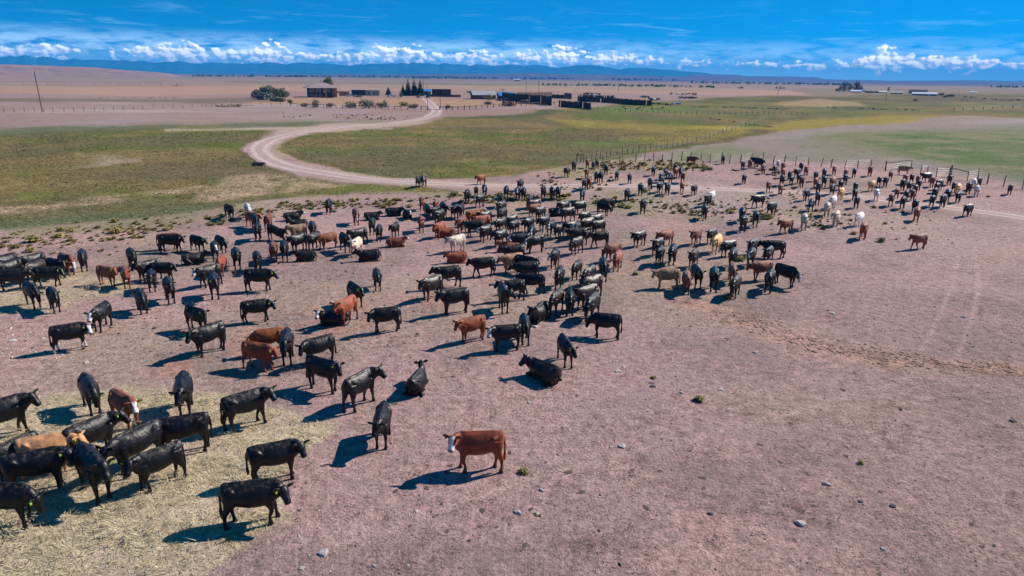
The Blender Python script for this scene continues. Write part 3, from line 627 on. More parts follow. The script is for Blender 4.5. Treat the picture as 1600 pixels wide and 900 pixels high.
def hide_mat(code):
    if code not in HM:
        base = HIDE[code[0]][0]
        HM[code] = hide('hide_' + {'k': 'black', 'b': 'brownish', 'd': 'dark_red', 'r': 'red', 'o': 'ginger', 't': 'tan', 'y': 'golden', 'g': 'grey_brown', 'c': 'cream', 'w': 'white'}[code[0]] + ('_bald' if 'f' in code else ''), base, 'f' in code, 'x' in code, .42 if base[0] < .1 else .15, (.22, .15, .11) if code[0] in 'cw' else None)
    return HM[code]
# ------------------------------------------------------------------ the herd: photo place of the middle of each body, colour, heading (0 right, 90 away, 180 left, 270 towards the drone), pose, head heading
HERD = """
3 650 k 10 s 325|140 610 k 284 n -|194 632 rf 300 s 285|287 612 k 260 s 250|384 634 k 18 s 320|143 680 k 28 s 335|286 673 kf 175 s 190
213 697 k 205 s 225|246 722 k 195 s 232|146 735 k 290 s 280|74 702 t 350 s 320|20 708 k 205 s -|58 731 k 350 s 300|10 780 k 320 n -
395 778 k 352 s 295|429 714 k 4 s 300|597 658 k 257 s 245|747 700 rf 180 s 240|562 604 k 48 s 345|505 580 k 322 s 290|652 596 k 70 l 90
497 541 k 200 s 240|448 538 k 262 s -|403 550 r 325 s 300|420 527 o 185 n -|325 526 k 205 s 235|307 494 k 310 s 280|109 521 kfx 0 s 300
157 490 kf 235 s 245|400 480 k 4 s 320|404 434 k 355 s 330|522 496 kf 180 l 235|540 481 r 208 s 240|555 456 k 318 s 295|602 494 k 186 s 235
589 431 k 292 s 275|737 508 r 205 s 235|790 521 kf 190 s 245|820 509 k 283 s -|850 580 b 140 l 205|884 542 k 294 s 300|947 503 k 180 n -
842 489 k 250 l 240|800 448 k 186 s -|787 463 b 300 s 340|831 438 kf 180 w -|802 394 k 192 s -|800 407 t 195 s 215|821 410 k 342 s -
822 421 k 186 s -|755 413 k 188 w -|700 429 k 186 s -|674 446 b 205 s 235|710 467 k 190 s 225|714 402 r 195 l 225|714 377 c 205 s 215
615 331 k 5 l -|637 335 kf 290 l 275|659 315 d 262 s -|668 327 k 310 s -|681 321 r 280 s -|681 329 k 220 s -|693 325 k 300 s 320
686 337 k 215 s 235|710 328 k 228 s 250|720 327 k 75 s -|658 347 d 290 s -|687 356 r 215 s 235|696 363 r 190 l -|721 348 r 225 s 235
741 338 o 30 s -|753 346 r 195 s -|758 338 k 212 s -|742 354 k 188 s -|758 361 kf 212 s 235|782 369 k 212 s -|782 349 k 216 s -
784 334 k 216 s -|783 323 k 217 s -|782 311 k 310 s -|730 304 k 280 s -|750 311 kf 215 w 235|744 296 k 255 s -|757 295 kf 270 s -
791 298 k 240 s -|654 282 k 230 w -|663 280 df 262 w -|752 278 r 205 w -|813 287 k 230 w -|809 300 kf 262 s -|818 300 k 265 s -
849 297 k 265 s -|863 300 k 290 s -|872 299 k 290 s -|914 286 k 225 w -|920 284 r 260 w -|910 302 kf 285 s -|828 313 k 250 s -
841 312 d 300 s -|835 319 k 205 s -|835 326 r 205 s 230|844 331 k 215 s -|850 346 k 215 s -|869 331 k 10 l -|881 323 k 220 s -
887 333 kf 202 s 225|906 322 k 205 s 225|943 323 k 338 n -|949 317 b 192 s -|914 337 k 215 s -|799 343 k 210 s -|803 352 k 215 s -
826 348 k 220 s -|831 361 kf 240 s -|813 374 kf 190 s 225|836 378 kf 198 s 235|796 385 r 200 l -|861 353 kf 225 s -|874 357 b 225 s -
894 354 k 205 s -|900 357 kf 225 s -|917 351 bf 212 s -|931 343 k 208 s -|935 352 k 208 s -|902 367 bf 190 s -|901 380 b 210 n -
937 370 b 190 w -|867 400 kf 236 s 240|874 429 k 248 n -|901 416 k 226 n -|920 427 k 226 n -|943 417 k 287 s -|958 390 r 208 n -
965 403 r 245 n -|924 444 b 210 n -|869 467 b 225 n -|891 467 k 245 n -|917 461 b 205 s -|925 476 k 222 n -|999 369 k 214 s -
1041 369 r 215 s -|1028 382 k 222 s -|1031 395 k 230 s -|1051 394 k 250 n -|1088 366 d 225 s -|1112 365 k 220 s -|1120 378 y 235 s -
1138 384 kf 210 n -|1145 400 k 260 s -|1084 400 b 235 s 250|1043 430 t 186 s 235|1073 436 d 278 s -|1089 428 k 312 s 290|1116 433 k 262 s -
1145 422 d 262 s -|1149 443 b 230 n -|1176 382 k 225 s -|1174 398 kf 250 s 255|1209 386 b 190 w -|1201 394 k 232 s -|1191 419 d 204 s -
1203 434 k 250 s -|1229 427 bf 345 n -|886 267 k 225 w -|897 258 k 255 w -|918 254 d 262 w -|927 257 b 250 w -|933 254 k 262 m -
947 263 k 268 w -|917 269 r 255 m -|932 275 k 264 w -|939 275 k 258 m -|964 272 k 240 w -|984 277 k 246 w -|1021 265 k 268 m -
1016 284 k 262 w -|1001 293 k 256 w -|980 302 k 246 w -|1005 320 k 262 w -|1055 261 k 270 w -|1056 268 r 264 m -|1040 271 k 255 w -
1034 275 k 230 m -|1048 276 kf 246 w -|1034 281 k 240 w -|1031 290 k 238 m -|1043 293 k 236 w -|1064 268 kf 255 w -|1067 276 r 264 w -
1066 290 r 262 m -|1085 294 k 234 w -|1112 305 w 230 w -|1106 310 k 234 m -|1101 329 k 268 w -|1081 249 d 350 s -|1130 248 k 270 s -
1161 257 k 262 w -|1172 255 r 280 m -|1180 251 k 350 s -|1186 254 kf 350 s -|1193 263 rf 268 w -|1163 277 k 245 w -|1216 256 w 260 w -
1210 263 k 265 m -|1224 260 r 262 w -|1224 269 r 264 m -|1201 290 r 250 w -|1222 280 k 262 w -|1220 293 d 262 m -|1185 312 k 205 w -
1206 324 k 230 w -|1160 333 k 262 m -|1162 347 b 256 w -|1181 340 k 262 w -|1229 350 r 215 w -|1257 344 c 262 w -|1234 272 k 265 w -
1237 279 k 262 m -|1246 269 k 232 w -|1252 259 k 286 s -|1260 265 r 262 w -|1249 277 k 255 m -|1253 282 r 262 w -|1275 274 k 264 w -
1288 269 k 262 m -|1304 264 r 266 w -|1275 284 r 262 m -|1288 282 k 265 w -|1279 292 k 262 w -|1302 283 d 225 w -|1322 269 d 264 m -
1335 268 k 250 w -|1321 279 k 262 w -|1314 286 k 258 m -|1301 293 kf 262 w -|1314 300 y 240 w -|1260 302 kf 235 m -|1278 308 k 262 w -
1268 317 kf 262 w -|1302 313 w 236 w -|1293 324 c 262 m -|1307 339 c 262 w -|1343 339 w 230 w -|1350 358 r 236 w -|1337 291 k 262 w -
1336 301 k 262 m -|1339 313 k 265 w -|1363 288 y 236 w -|1374 281 k 262 w -|1360 266 d 262 w -|1392 272 d 258 m -|1384 282 k 246 w -
1370 302 w 262 w -|1393 310 d 250 w -|1402 299 r 262 m -|1413 264 t 0 s -|1448 275 k 212 w -|1425 277 k 262 w -|1415 278 d 256 m -
1435 279 d 262 w -|1457 282 r 262 w -|1411 287 k 256 w -|1421 290 k 262 m -|1436 287 k 262 w -|1468 286 k 232 w -|1464 291 k 262 m -
1484 279 k 262 w -|1491 290 k 258 w -|1497 294 y 262 m -|1461 301 k 262 w -|1481 303 k 262 m -|1457 311 k 262 w -|1474 312 k 262 w -
1498 305 k 258 m -|1514 292 k 262 w -|1522 286 w 262 w -|1530 282 k 262 m -|1527 296 wf 296 w -|1579 293 k 256 w -|1513 325 k 225 w -
1430 320 k 262 w -|1433 332 r 250 m -|1416 303 k 262 w -|1427 302 r 262 w -|1411 314 k 262 m -|1430 295 k 262 w -|1437 373 d 208 w -
262 373 r 0 s 330|267 377 k 350 s 300|308 376 k 322 s -|345 377 k 320 n -|335 388 kf 260 s -|302 404 k 15 l -|369 400 k 262 s -
402 404 k 270 s -|345 410 r 240 n -|326 427 kf 196 s 230|334 443 k 285 s -|231 419 k 195 s 225|236 433 k 258 s -|253 420 k 350 s 305
264 450 k 255 s -|220 465 k 300 n -|427 390 r 292 s -|444 388 k 284 s -|394 340 r 330 s -|399 345 k 288 s -|402 359 k 266 s -
419 344 r 80 s -|431 359 b 345 p -|457 338 kf 12 l -|467 349 k 190 l -|465 358 g 190 s -|488 356 k 280 s -|466 377 k 206 s 225
490 374 k 215 s -|513 372 o 196 s 215|478 399 b 180 l -|513 320 k 268 s -|556 336 rf 262 n -|581 337 k 12 l -|581 350 k 242 s -
592 360 k 256 s -|617 355 k 228 s 235|618 378 rf 10 l -|560 366 k 198 s -|539 376 k 312 s -|556 382 c 226 s -|577 399 k 184 l -
358 328 k 310 s -|387 327 w 285 s -|8 410 k 200 s -|52 408 k 196 s -|14 420 k 200 s -|54 419 b 206 n -|17 433 k 352 s -
74 427 k 350 s 300|87 414 k 322 s -|104 409 rf 312 n -|129 403 k 292 n -|166 426 o 330 s 295|196 428 r 276 s -|206 401 k 270 s -
50 457 k 302 n -|83 463 k 280 s -
"""
# places of the herd one can find in the photo, first match wins: (x0, y0, x1, y1, phrase)
CELLS = [
 (0, 640, 345, 900, 'on the strewn hay'), (0, 560, 345, 645, 'above the big hay patch'), (345, 600, 500, 820, 'at the edge of the hay'),
 (500, 560, 720, 720, 'in the open beside the hay'), (720, 620, 900, 800, 'alone in front of the herd'),
 (345, 500, 545, 600, 'in the knot above the hay'), (0, 480, 380, 560, 'in the loose trio above the hay'), (0, 395, 150, 480, 'at the small hay patch'),
 (150, 395, 290, 480, 'just right of the small hay patch'), (290, 395, 350, 470, 'in the left bunch beyond the small hay patch'), (230, 360, 370, 420, 'in the loose row behind the left bunch'),
 (350, 360, 456, 500, 'in the gap left of the sparse middle'), (380, 325, 430, 372, 'at the left end of the upper left cluster'), (340, 315, 400, 335, 'at the green edge'),
 (430, 325, 500, 352, 'at the back of the upper left cluster'), (425, 352, 500, 410, 'in the upper left cluster'), (500, 310, 530, 330, 'alone by the yellow brush'), (500, 360, 580, 410, 'at the right end of the upper left cluster'),
 (545, 325, 645, 345, 'along the upper rim of the herd'), (560, 340, 640, 390, 'between the upper left cluster and the pack'), (480, 410, 640, 520, 'in the sparse middle'),
 (640, 270, 770, 290, 'on the road verge'), (645, 300, 705, 342, 'in the upper left of the main pack'), (640, 340, 700, 370, 'at the left edge of the main pack'), (705, 290, 765, 316, 'behind the main pack near the brush'),
 (700, 316, 770, 370, 'in the red cluster of the pack'), (770, 340, 800, 380, 'beside the red cluster of the pack'), (770, 290, 800, 340, 'in the file right of the red cluster'), (690, 370, 730, 412, 'in front of the pack'),
 (640, 410, 770, 480, 'beside the front of the main pack'), (780, 380, 850, 425, 'at the lower left of the main pack'), (760, 425, 865, 500, 'where the pack thins out'), (690, 500, 900, 640, 'ahead of the pack'),
 (800, 280, 880, 305, 'below the road bend'), (820, 305, 858, 335, 'at the back middle of the main pack'), (858, 312, 912, 340, 'at the top of the pack'), (905, 312, 960, 330, 'off the pack edge'),
 (785, 340, 850, 390, 'in the packed left core'), (850, 340, 950, 385, 'in the packed right core'), (850, 395, 950, 450, 'in the band below the core'), (850, 450, 990, 530, 'in the tight bunch at the front'), (944, 382, 980, 420, 'off the right side of the main pack'),
 (985, 355, 1062, 412, 'at the left of the right hand group'), (1062, 355, 1160, 412, 'in the upper right hand group'), (1160, 370, 1230, 405, 'at the top of the right hand group'), (1015, 405, 1160, 465, 'in the front of the right hand group'), (1160, 405, 1265, 465, 'at the right end of the group'),
 (880, 245, 1000, 305, 'by the corner post'), (1000, 250, 1074, 300, 'on the road near the fence'), (1000, 300, 1020, 330, 'at the left end of the stony bank'), (1074, 280, 1125, 335, 'on the stony bank below the road'), (1070, 240, 1140, 256, 'close under the fence'),
 (1140, 245, 1200, 285, 'along the middle of the fence'), (1200, 245, 1232, 300, 'between the fence middle and the road'), (1150, 300, 1270, 360, 'on the brushy slope'), (1232, 250, 1268, 290, 'in the bunch left of the road line'),
 (1268, 255, 1312, 298, 'in the middle of the walking line'), (1312, 255, 1350, 292, 'under the tall fence posts'), (1250, 296, 1330, 345, 'below the road among the pale walkers'), (1328, 290, 1346, 320, 'in the file of three'), (1330, 325, 1445, 380, 'below the walking herd'),
 (1350, 260, 1400, 312, 'between the tall posts and the road'), (1400, 255, 1442, 284, 'below the gate rail'), (1385, 284, 1440, 325, 'in the bunch below the rail'), (1440, 265, 1475, 296, 'just before the gate'), (1475, 272, 1508, 300, 'at the gate'),
 (1440, 296, 1508, 320, 'at the road end of the walking herd'), (1508, 275, 1540, 302, 'just past the gate'), (1508, 302, 1540, 340, 'on the road at the tail'), (1560, 280, 1600, 305, 'far out along the fence'), (1420, 320, 1440, 340, 'below the road end'),
 (0, 0, 1600, 900, 'in the herd'),
]
ORD = ['first', 'second', 'third', 'fourth', 'fifth', 'sixth', 'seventh', 'eighth', 'ninth', 'tenth', 'eleventh', 'twelfth']
def wrap(a): return (a + 180) % 360 - 180
cows = []; hr = random.Random(11)
for e in HERD.replace('\n', '|').split('|'):
    e = e.split()
    if not e: continue
    x, y, c, h, k, hd = float(e[0]), float(e[1]), e[2], float(e[3]), e[4], e[5]
    cows.append([x, y, c, h, k, wrap(float(hd) - h) if hd != '-' else None])
def facing(h):
    h %= 360
    return 'facing the camera' if 222 <= h <= 318 else 'facing left' if 140 < h < 222 else 'facing away' if 42 < h <= 140 else 'facing right'
for cdat in cows:
    x, y, c, h, k, yaw = cdat
    base = HIDE[c[0]][1] + (' white faced' if 'f' in c else '')
    verb = {'s': 'standing ', 'w': '', 'm': '', 'n': 'head low ', 'l': 'lying ', 'p': 'bowing '}[k]
    cell = next(q[4] for q in CELLS if q[0] <= x <= q[2] and q[1] <= y <= q[3])
    cdat.append((base, k, facing(h), cell))
def lab(cd, lvl):
    base, k, fc, cell = cd[6]
    s = base
    if lvl == 0: v = {'l': 'cow lying down', 'n': 'cow with lowered head', 'p': 'cow bowing on its forelegs'}.get(k, 'cow')
    elif lvl == 1: v = {'l': 'cow lying ' + fc, 'n': 'cow head down ' + fc, 'p': 'cow bowing'}.get(k, 'cow ' + fc)
    return s + ' ' + v + ' ' + cell
L0 = [lab(c, 0) for c in cows]; L1 = [lab(c, 1) for c in cows]
final = []
for i, cdt in enumerate(cows):
    if L0.count(L0[i]) == 1: final.append(L0[i])
    elif L1.count(L1[i]) == 1 and L1[i] not in L0: final.append(L1[i])
    else:
        same = sorted([j for j in range(len(cows)) if L1[j] == L1[i]], key=lambda j: (cows[j][0], cows[j][1]))
        kk = same.index(i); n = len(same)
        o = 'leftmost' if kk == 0 else 'rightmost' if kk == n - 1 else ORD[kk] + ' from left'
        base, k, fc, cell = cdt[6]
        v = {'l': 'lying cow', 'n': 'head down cow', 'p': 'bowing cow'}.get(k, 'cow')
        final.append((o + ' ' + base + ' ' + v + ' ' + fc + ' ' + cell))
for s in final:
    if not 4 <= len(s.split()) <= 16: print('LABEL LENGTH', s)
print('cows', len(cows), 'distinct labels', len(set(final)))
GROUP = 'cattle of the grazing herd'
for i, (x, y, c, h, k, yaw, _) in enumerate(cows):
    zc = .40 if k == 'l' else .86
    p = at(x, y, zc)
    if 180 <= h <= 360 and k != 'l':
        dl = h - 270.0; ex = 2.3 if y < 490 else 1.25
        h2 = 270.0 + math.copysign(90.0 * (abs(dl) / 90.0) ** ex, dl)
        if yaw is not None: yaw = wrap(h + yaw - h2)
        h = h2
    hh = h + hr.uniform(-6, 6) if yaw is None else h
    if yaw is None: yaw = hr.choice((0, 0, 15, -15))
    yaw = max(-75, min(75, yaw * 1.2)); yaw = int(round(yaw / 15.0) * 15)
    kk = hr.choice('suv') if k == 's' else k
    me, tm = cow_mesh(kk, yaw)
    o = bpy.data.objects.new('cow', me.copy() if False else me); COL.objects.link(o)
    if not me.materials: me.materials.append(hide_mat('k'))
    o.material_slots[0].link = 'OBJECT'; o.material_slots[0].material = hide_mat(c)
    o.location = (p.x, p.y, p.z - (.01 if k != 'l' else .03)); o.rotation_euler = (0, 0, R(hh) - view_az(p))
    s = hr.uniform(.93, 1.06) * (.96 if y < 440 else 1.0) * (1.04 if y > 560 else 1.0) * (.90 if (x, y) == (744, 296) else 1)
    o.scale = (s, s * hr.uniform(.96, 1.08), s * hr.uniform(1.04, 1.10))
    tag(o, final[i], 'cow', GROUP)
    if y > 340:
        tgo = bpy.data.objects.new('ear_tag', tm); COL.objects.link(tgo); tgo.parent = o
# ------------------------------------------------------------------ plants
def leaf_mat(name, a, b, rough=.8):
    m = bpy.data.materials.new(name); m.use_nodes = True; t = NT(m.node_tree)
    g = t.n('ShaderNodeNewGeometry'); oi = t.n('ShaderNodeObjectInfo')
    c = t.mix(g.outputs['Random Per Island'], tuple(a) + (1,), tuple(b) + (1,))
    c = t.mix(1.0, c, t.mix(oi.outputs['Random'], (.75, .8, .75, 1), (1.3, 1.2, 1.2, 1)), 'MULTIPLY')
    bs = t.n('ShaderNodeBsdfPrincipled'); t.put(bs.inputs['Base Color'], c); bs.inputs['Roughness'].default_value = rough; bs.inputs['Specular IOR Level'].default_value = .15
    o = t.n('ShaderNodeOutputMaterial'); t.nt.links.new(bs.outputs[0], o.inputs[0]); return m
M = dict(
 leaf=leaf_mat('leaf_green', (.035, .055, .018), (.10, .13, .04)), leafg=leaf_mat('leaf_greygreen', (.07, .085, .05), (.17, .19, .12)), leafy=leaf_mat('leaf_yellowing', (.13, .12, .03), (.32, .26, .05)),
 spruce=leaf_mat('spruce_needles', (.018, .034, .020), (.05, .075, .042)), willow=leaf_mat('willow_grey', (.14, .135, .12), (.30, .27, .24)), brush=leaf_mat('rabbitbrush_leaf', (.18, .155, .06), (.42, .35, .12)), brushg=leaf_mat('sage_leaf', (.16, .165, .08), (.34, .33, .18)), brushr=leaf_mat('dry_brush', (.12, .075, .07), (.26, .17, .15)),
 bark=mat('bark', (.12, .09, .07), .95, .3, 4), wood=mat('weathered_wood', (.135, .105, .095), .95, .35, 3, 0, .1, None, 0, True), woodd=mat('dark_plank', (.060, .050, .055), .95, .4, 2, 0, .1, None, 0, True), post=mat('old_post', (.12, .085, .075), .95, .35, 6),
 log=mat('log_wall', (.10, .045, .032), .9, .35, 2), logw=mat('varnished_log', (.42, .22, .08), .6, .2, 4), roof=mat('brown_roof', (.30, .215, .215), .7, .15, 1.2), roofg=mat('tin_roof', (.34, .34, .37), .45, .15, .8, 0, .5), roofb=mat('blue_tin_roof', (.05, .20, .48), .4, .12, .8, 0, .5),
 glass=mat('window_glass', (.05, .07, .10), .08, .1, 1, 0, .6), frame=mat('white_frame', (.66, .64, .62), .6, .08, 3), wall=mat('pinkish_wall', (.42, .31, .28), .9, .15, 1.5), walld=mat('dark_wall', (.055, .042, .05), .9, .3, 1.5), barn=mat('barn_red_brown', (.17, .09, .08), .9, .3, 1.2, 0, .1, None, 0, False),
 paintw=mat('white_paint', (.72, .74, .76), .3, .05, 1, 0, .5), paints=mat('silver_paint', (.38, .45, .52), .3, .05, 1, 0, .5), paintd=mat('dark_paint', (.02, .022, .03), .35, .1, 1, 0, .5), tyre=mat('tyre_rubber', (.02, .02, .02), .9, .1, 4), tin=mat('white_tin', (.66, .68, .72), .4, .12, .6, 0, .5), rust=mat('rusty_metal', (.16, .075, .045), .85, .4, 3), stone=mat('pale_stone', (.50, .44, .41), .95, .25, 4, .03), stoned=mat('dark_stone', (.12, .10, .10), .95, .3, 4, .03), steel=mat('galvanised', (.32, .34, .36), .5, .15, 2, 0, .5, None, .6))
def cards(blobs, n, size, seed, flat=0.0):
    """leaf clumps scattered through ellipsoids (cx,cy,cz,rx,ry,rz)"""
    rs = random.Random(seed); mb = MB(); vol = [b[3] * b[4] * b[5] for b in blobs]; tot = sum(vol)
    for b, v in zip(blobs, vol):
        for _ in range(max(6, int(n * v / tot))):
            d = Vector((rs.gauss(0, 1), rs.gauss(0, 1), rs.gauss(0, 1))).normalized(); r = rs.uniform(.45, 1.06) ** .6
            p = Vector((b[0] + d.x * b[3] * r, b[1] + d.y * b[4] * r, b[2] + d.z * b[5] * r))
            if p.z < 0.02: p.z = rs.uniform(.02, .1)
            s = size * rs.uniform(.5, 1.4); a = Vector((rs.gauss(0, 1), rs.gauss(0, 1), rs.gauss(0, 1) * (1 - flat))).normalized(); c = a.cross(d + Vector((.01, .02, .03))).normalized()
            mb.add([p - a * s, p + c * s * .6, p + a * s, p - c * s * .6], [(0, 1, 2, 3)])
    return mb
def bush_mesh(name, m, seed, n=150, spiky=False):
    rs = random.Random(seed); mb = MB()
    for _ in range(n):
        a = rs.uniform(0, 6.283); r0 = rs.uniform(0, .25); tilt = rs.uniform(.05, 1.15); L = rs.uniform(.55, 1.0)
        base = Vector((math.cos(a) * r0 * .6, math.sin(a) * r0 * .6, 0)); d = Vector((math.cos(a) * math.sin(tilt), math.sin(a) * math.sin(tilt), math.cos(tilt)))
        tip = base + d * L; s = Vector((-math.sin(a), math.cos(a), .1)); w0 = rs.uniform(.05, .12)
        mid = base.lerp(tip, .6)
        mb.add([base - s * w0 * .3, base + s * w0 * .3, mid + s * w0, tip, mid - s * w0], [(0, 1, 2, 3, 4)])
        q = tip; e = Vector((rs.gauss(0, 1), rs.gauss(0, 1), rs.gauss(0, .5))).normalized() * .11; f = e.cross(d).normalized() * .09
        mb.add([q - e, q + f, q + e, q - f], [(0, 1, 2, 3)])
    o = mb.build(name, m); me = o.data; bpy.data.objects.remove(o); return me
BUSH = {'y': [bush_mesh('brush', M['brush'], s) for s in (1, 2, 3)], 'g': [bush_mesh('brush', M['brushg'], s) for s in (4, 5)], 'r': [bush_mesh('brush', M['brushr'], s) for s in (6, 7)]}
def bush(px, py, wpx, kind, label, cat='bush', name='rabbitbrush', group=None, tall=.8):
    p = at(px, py); w_ = wpx * mpp(p); o = bpy.data.objects.new(name, random.choice(BUSH[kind])); COL.objects.link(o)
    o.location = (p.x, p.y, p.z - .02); o.rotation_euler = (0, 0, random.uniform(0, 6)); o.scale = (w_ / 2, w_ / 2, w_ / 2 * tall * random.uniform(.85, 1.1)); tag(o, label, cat, group); return o
def tree(px, py, h_px, w_px, m, label, seed=0, trunk=.15, name='tree', n=900, cat='tree', blobs=None, group=None, leaf=None):
    p = at(px, py); s = mpp(p); h = h_px * s; w_ = w_px * s / 2; t = empty(name, (p.x, p.y, p.z), -view_az(p)); tag(t, label, cat, group)
    rs = random.Random(seed)
    if blobs is None:
        blobs = [(rs.uniform(-.45, .45) * w_, rs.uniform(-.4, .4) * w_, h * rs.uniform(trunk + .22, .80), w_ * rs.uniform(.32, .55), w_ * rs.uniform(.35, .5), h * rs.uniform(.14, .24)) for _ in range(7)]
        blobs += [(0, 0, h * .5, w_ * .62, w_ * .6, h * (.46 - trunk * .4)), (rs.uniform(-.2, .2) * w_, 0, h * .82, w_ * .38, w_ * .36, h * .18)]
    if trunk < .06:
        blobs = [(rs.uniform(-.6, .6) * w_, rs.uniform(-.5, .5) * w_, h * rs.uniform(.22, .52), w_ * rs.uniform(.35, .55), w_ * rs.uniform(.35, .55), h * rs.uniform(.26, .44)) for _ in range(8)] + [(0, 0, h * .42, w_ * .75, w_ * .7, h * .46)]
    tr = MB(); tr.tube([(0, 0, -.2), (.02 * h, 0, h * .35), (0, .02 * h, h * .75)], [h * .035, h * .026, h * .008], 7)
    for _ in range(5):
        a = rs.uniform(0, 6.28); z0 = h * rs.uniform(.2, .45); tr.tube([(0, 0, z0), (math.cos(a) * w_ * .45, math.sin(a) * w_ * .45, z0 + h * .24)], [h * .015, h * .005], 5)
    tr.build('trunk', M['bark'], t); cards(blobs, n, leaf or max(.22, w_ * .11), seed).build('crown', m, t); return t
def spruce(px, py, h_px, w_px, label, seed):
    p = at(px, py); s = mpp(p); h = h_px * s; w_ = w_px * s * .85; t = empty('spruce_tree', (p.x, p.y, p.z), 0); tag(t, label, 'spruce', 'spruces of the ranch yard'); rs = random.Random(seed)
    tr = MB(); tr.tube([(0, 0, -.2), (0, 0, h * .95)], [h * .02, h * .004], 6); tr.build('trunk', M['bark'], t)
    mb = MB(); L = 24
    for i in range(L):
        z = h * (.05 + .93 * i / L); rr = w_ * (1 - i / L) ** .85 * rs.uniform(.8, 1.15) + .06
        for k in range(22):
            a = rs.uniform(0, 6.28); r1 = rr * rs.uniform(.7, 1.1); d = Vector((math.cos(a), math.sin(a), 0)); sd = Vector((-d.y, d.x, 0)); zt = z - r1 * .28
            mb.add([(0, 0, z + .15), tuple(d * r1 * .6 + sd * r1 * .34 + Vector((0, 0, z - .05))), tuple(d * r1 + Vector((0, 0, zt))), tuple(d * r1 * .6 - sd * r1 * .34 + Vector((0, 0, z - .05)))], [(0, 1, 2, 3)])
    mb.build('crown', M['spruce'], t); return t

# ------------------------------------------------------------------ buildings of the ranch
class Site:
    """a local frame at a photo place: x to the right of the view, y away"""
    def __init__(s, name, px, py, label, cat, turn=0.0, group=None):
        s.p = at(px, py); s.s = mpp(s.p); s.t = empty(name, (s.p.x, s.p.y, s.p.z), -view_az(s.p) + R(turn)); tag(s.t, label, cat, group)
    def part(s, name, mb, m, parent=None): return mb.build(name, m, parent or s.t)
    def window(s, x, y, z, w_, h, side=0.0):
        f = MB(); f.box((x, y, z), (w_ + .25, .10, h + .25) if not side else (.10, w_ + .25, h + .25)); fo = s.part('window', f, M['frame'])
        g = MB(); g.box((x - (.06 if side else 0) * side, y - (0 if side else .06), z), (w_, .04, h) if not side else (.04, w_, h)); s.part('pane', g, M['glass'], fo)
def hip_roof(w_, d, z, over, rise, ridge_l):
    a, b = w_ / 2 + over, d / 2 + over; r = ridge_l / 2
    v = [(-a, -b, z), (a, -b, z), (a, b, z), (-a, b, z), (-r, 0, z + rise), (r, 0, z + rise), (-a, -b, z - .18), (a, -b, z - .18), (a, b, z - .18), (-a, b, z - .18)]
    return MB().add(v, [(0, 1, 5, 4), (1, 2, 5), (2, 3, 4, 5), (3, 0, 4), (6, 7, 1, 0), (7, 8, 2, 1), (8, 9, 3, 2), (9, 6, 0, 3), (9, 8, 7, 6)])
def gable_roof(w_, d, z, over, rise, th=.15):
    a, b = w_ / 2 + over, d / 2 + over; k = rise / (d / 2) * over
    v = [(-a, -b, z - k), (a, -b, z - k), (a, 0, z + rise), (-a, 0, z + rise), (-a, b, z - k), (a, b, z - k)]; v += [(x, y, q - th) for x, y, q in v]
    return MB().add(v, [(0, 1, 2, 3), (3, 2, 5, 4), (7, 6, 9, 8), (8, 9, 10, 11), (6, 7, 1, 0), (10, 4, 5, 11), (0, 3, 9, 6), (3, 4, 10, 9), (7, 8, 2, 1), (8, 11, 5, 2)])
def gable_walls(w_, d, h, rise):
    a, b = w_ / 2, d / 2
    return MB().add([(-a, -b, -.3), (a, -b, -.3), (a, b, -.3), (-a, b, -.3), (-a, -b, h), (a, -b, h), (a, b, h), (-a, b, h), (-a, 0, h + rise - .02), (a, 0, h + rise - .02)], [(0, 1, 5, 4), (2, 3, 7, 6), (1, 2, 6, 9, 5), (3, 0, 4, 8, 7)])
# the log house
h = Site('ranch_house', 503, 152.5, 'two storey dark log ranch house under a brown hipped roof', 'house', 8)
W_, D_, HH = 46 * h.s, 11.0, 14.5 * h.s
h.part('wall', MB().box((0, D_ / 2, HH / 2 - .2), (W_ * .80, D_, HH + .4)), M['log'])
h.part('wing', MB().box((W_ * .44, D_ / 2 + 1.2, HH / 2 - .2), (W_ * .20, D_ * .7, HH * .96 + .4)), M['logw'])
rf = hip_roof(W_, D_, HH, 1.2, 7.5 * h.s, W_ * .30); ro = h.part('roof', rf, M['roof']); ro.location = (W_ * .05, D_ / 2, 0)
h.part('chimney', MB().box((-W_ * .02, 0, HH + 9.2 * h.s), (.3, .3, 5.5 * h.s)), M['steel'], ro)
for x in (-.32, -.10, .10): h.window(W_ * x, -.05, HH * .76, 1.9 if x < 0 else 1.2, 1.25)
for x in (-.33, -.20, -.05): h.window(W_ * x, -.05, HH * .20, 1.0, .8)
h.window(W_ * .24, -.05, HH * .72, .8, 1.1)
h.part('porch_post', MB().box((W_ * .36, -.9, HH * .48), (.25, .25, HH)), M['logw'])
h.part('chimney_stack', MB().box((W_ * .14, -.35, HH * .5), (1.0, .6, HH * .98)), M['logw'])
dk = MB(); dk.box((W_ * .46, -1.2, HH * .52), (3.2, 2.2, .2)); dk.box((W_ * .46, -2.2, HH * .62), (3.2, .08, .9)); h.part('balcony', dk, M['logw'])
stp = MB()
for k in range(8): stp.box((W_ * .40 + .0 * k, -2.6 - k * .33, HH * .50 - k * .34), (1.2, .34, .12))
h.part('stairs', stp, M['wood'])
h.part('satellite_dish', MB().tube([(W_ * .085, -.55, HH * .62), (W_ * .085, -.65, HH * .62)], [.45, .42], 14), M['frame'])
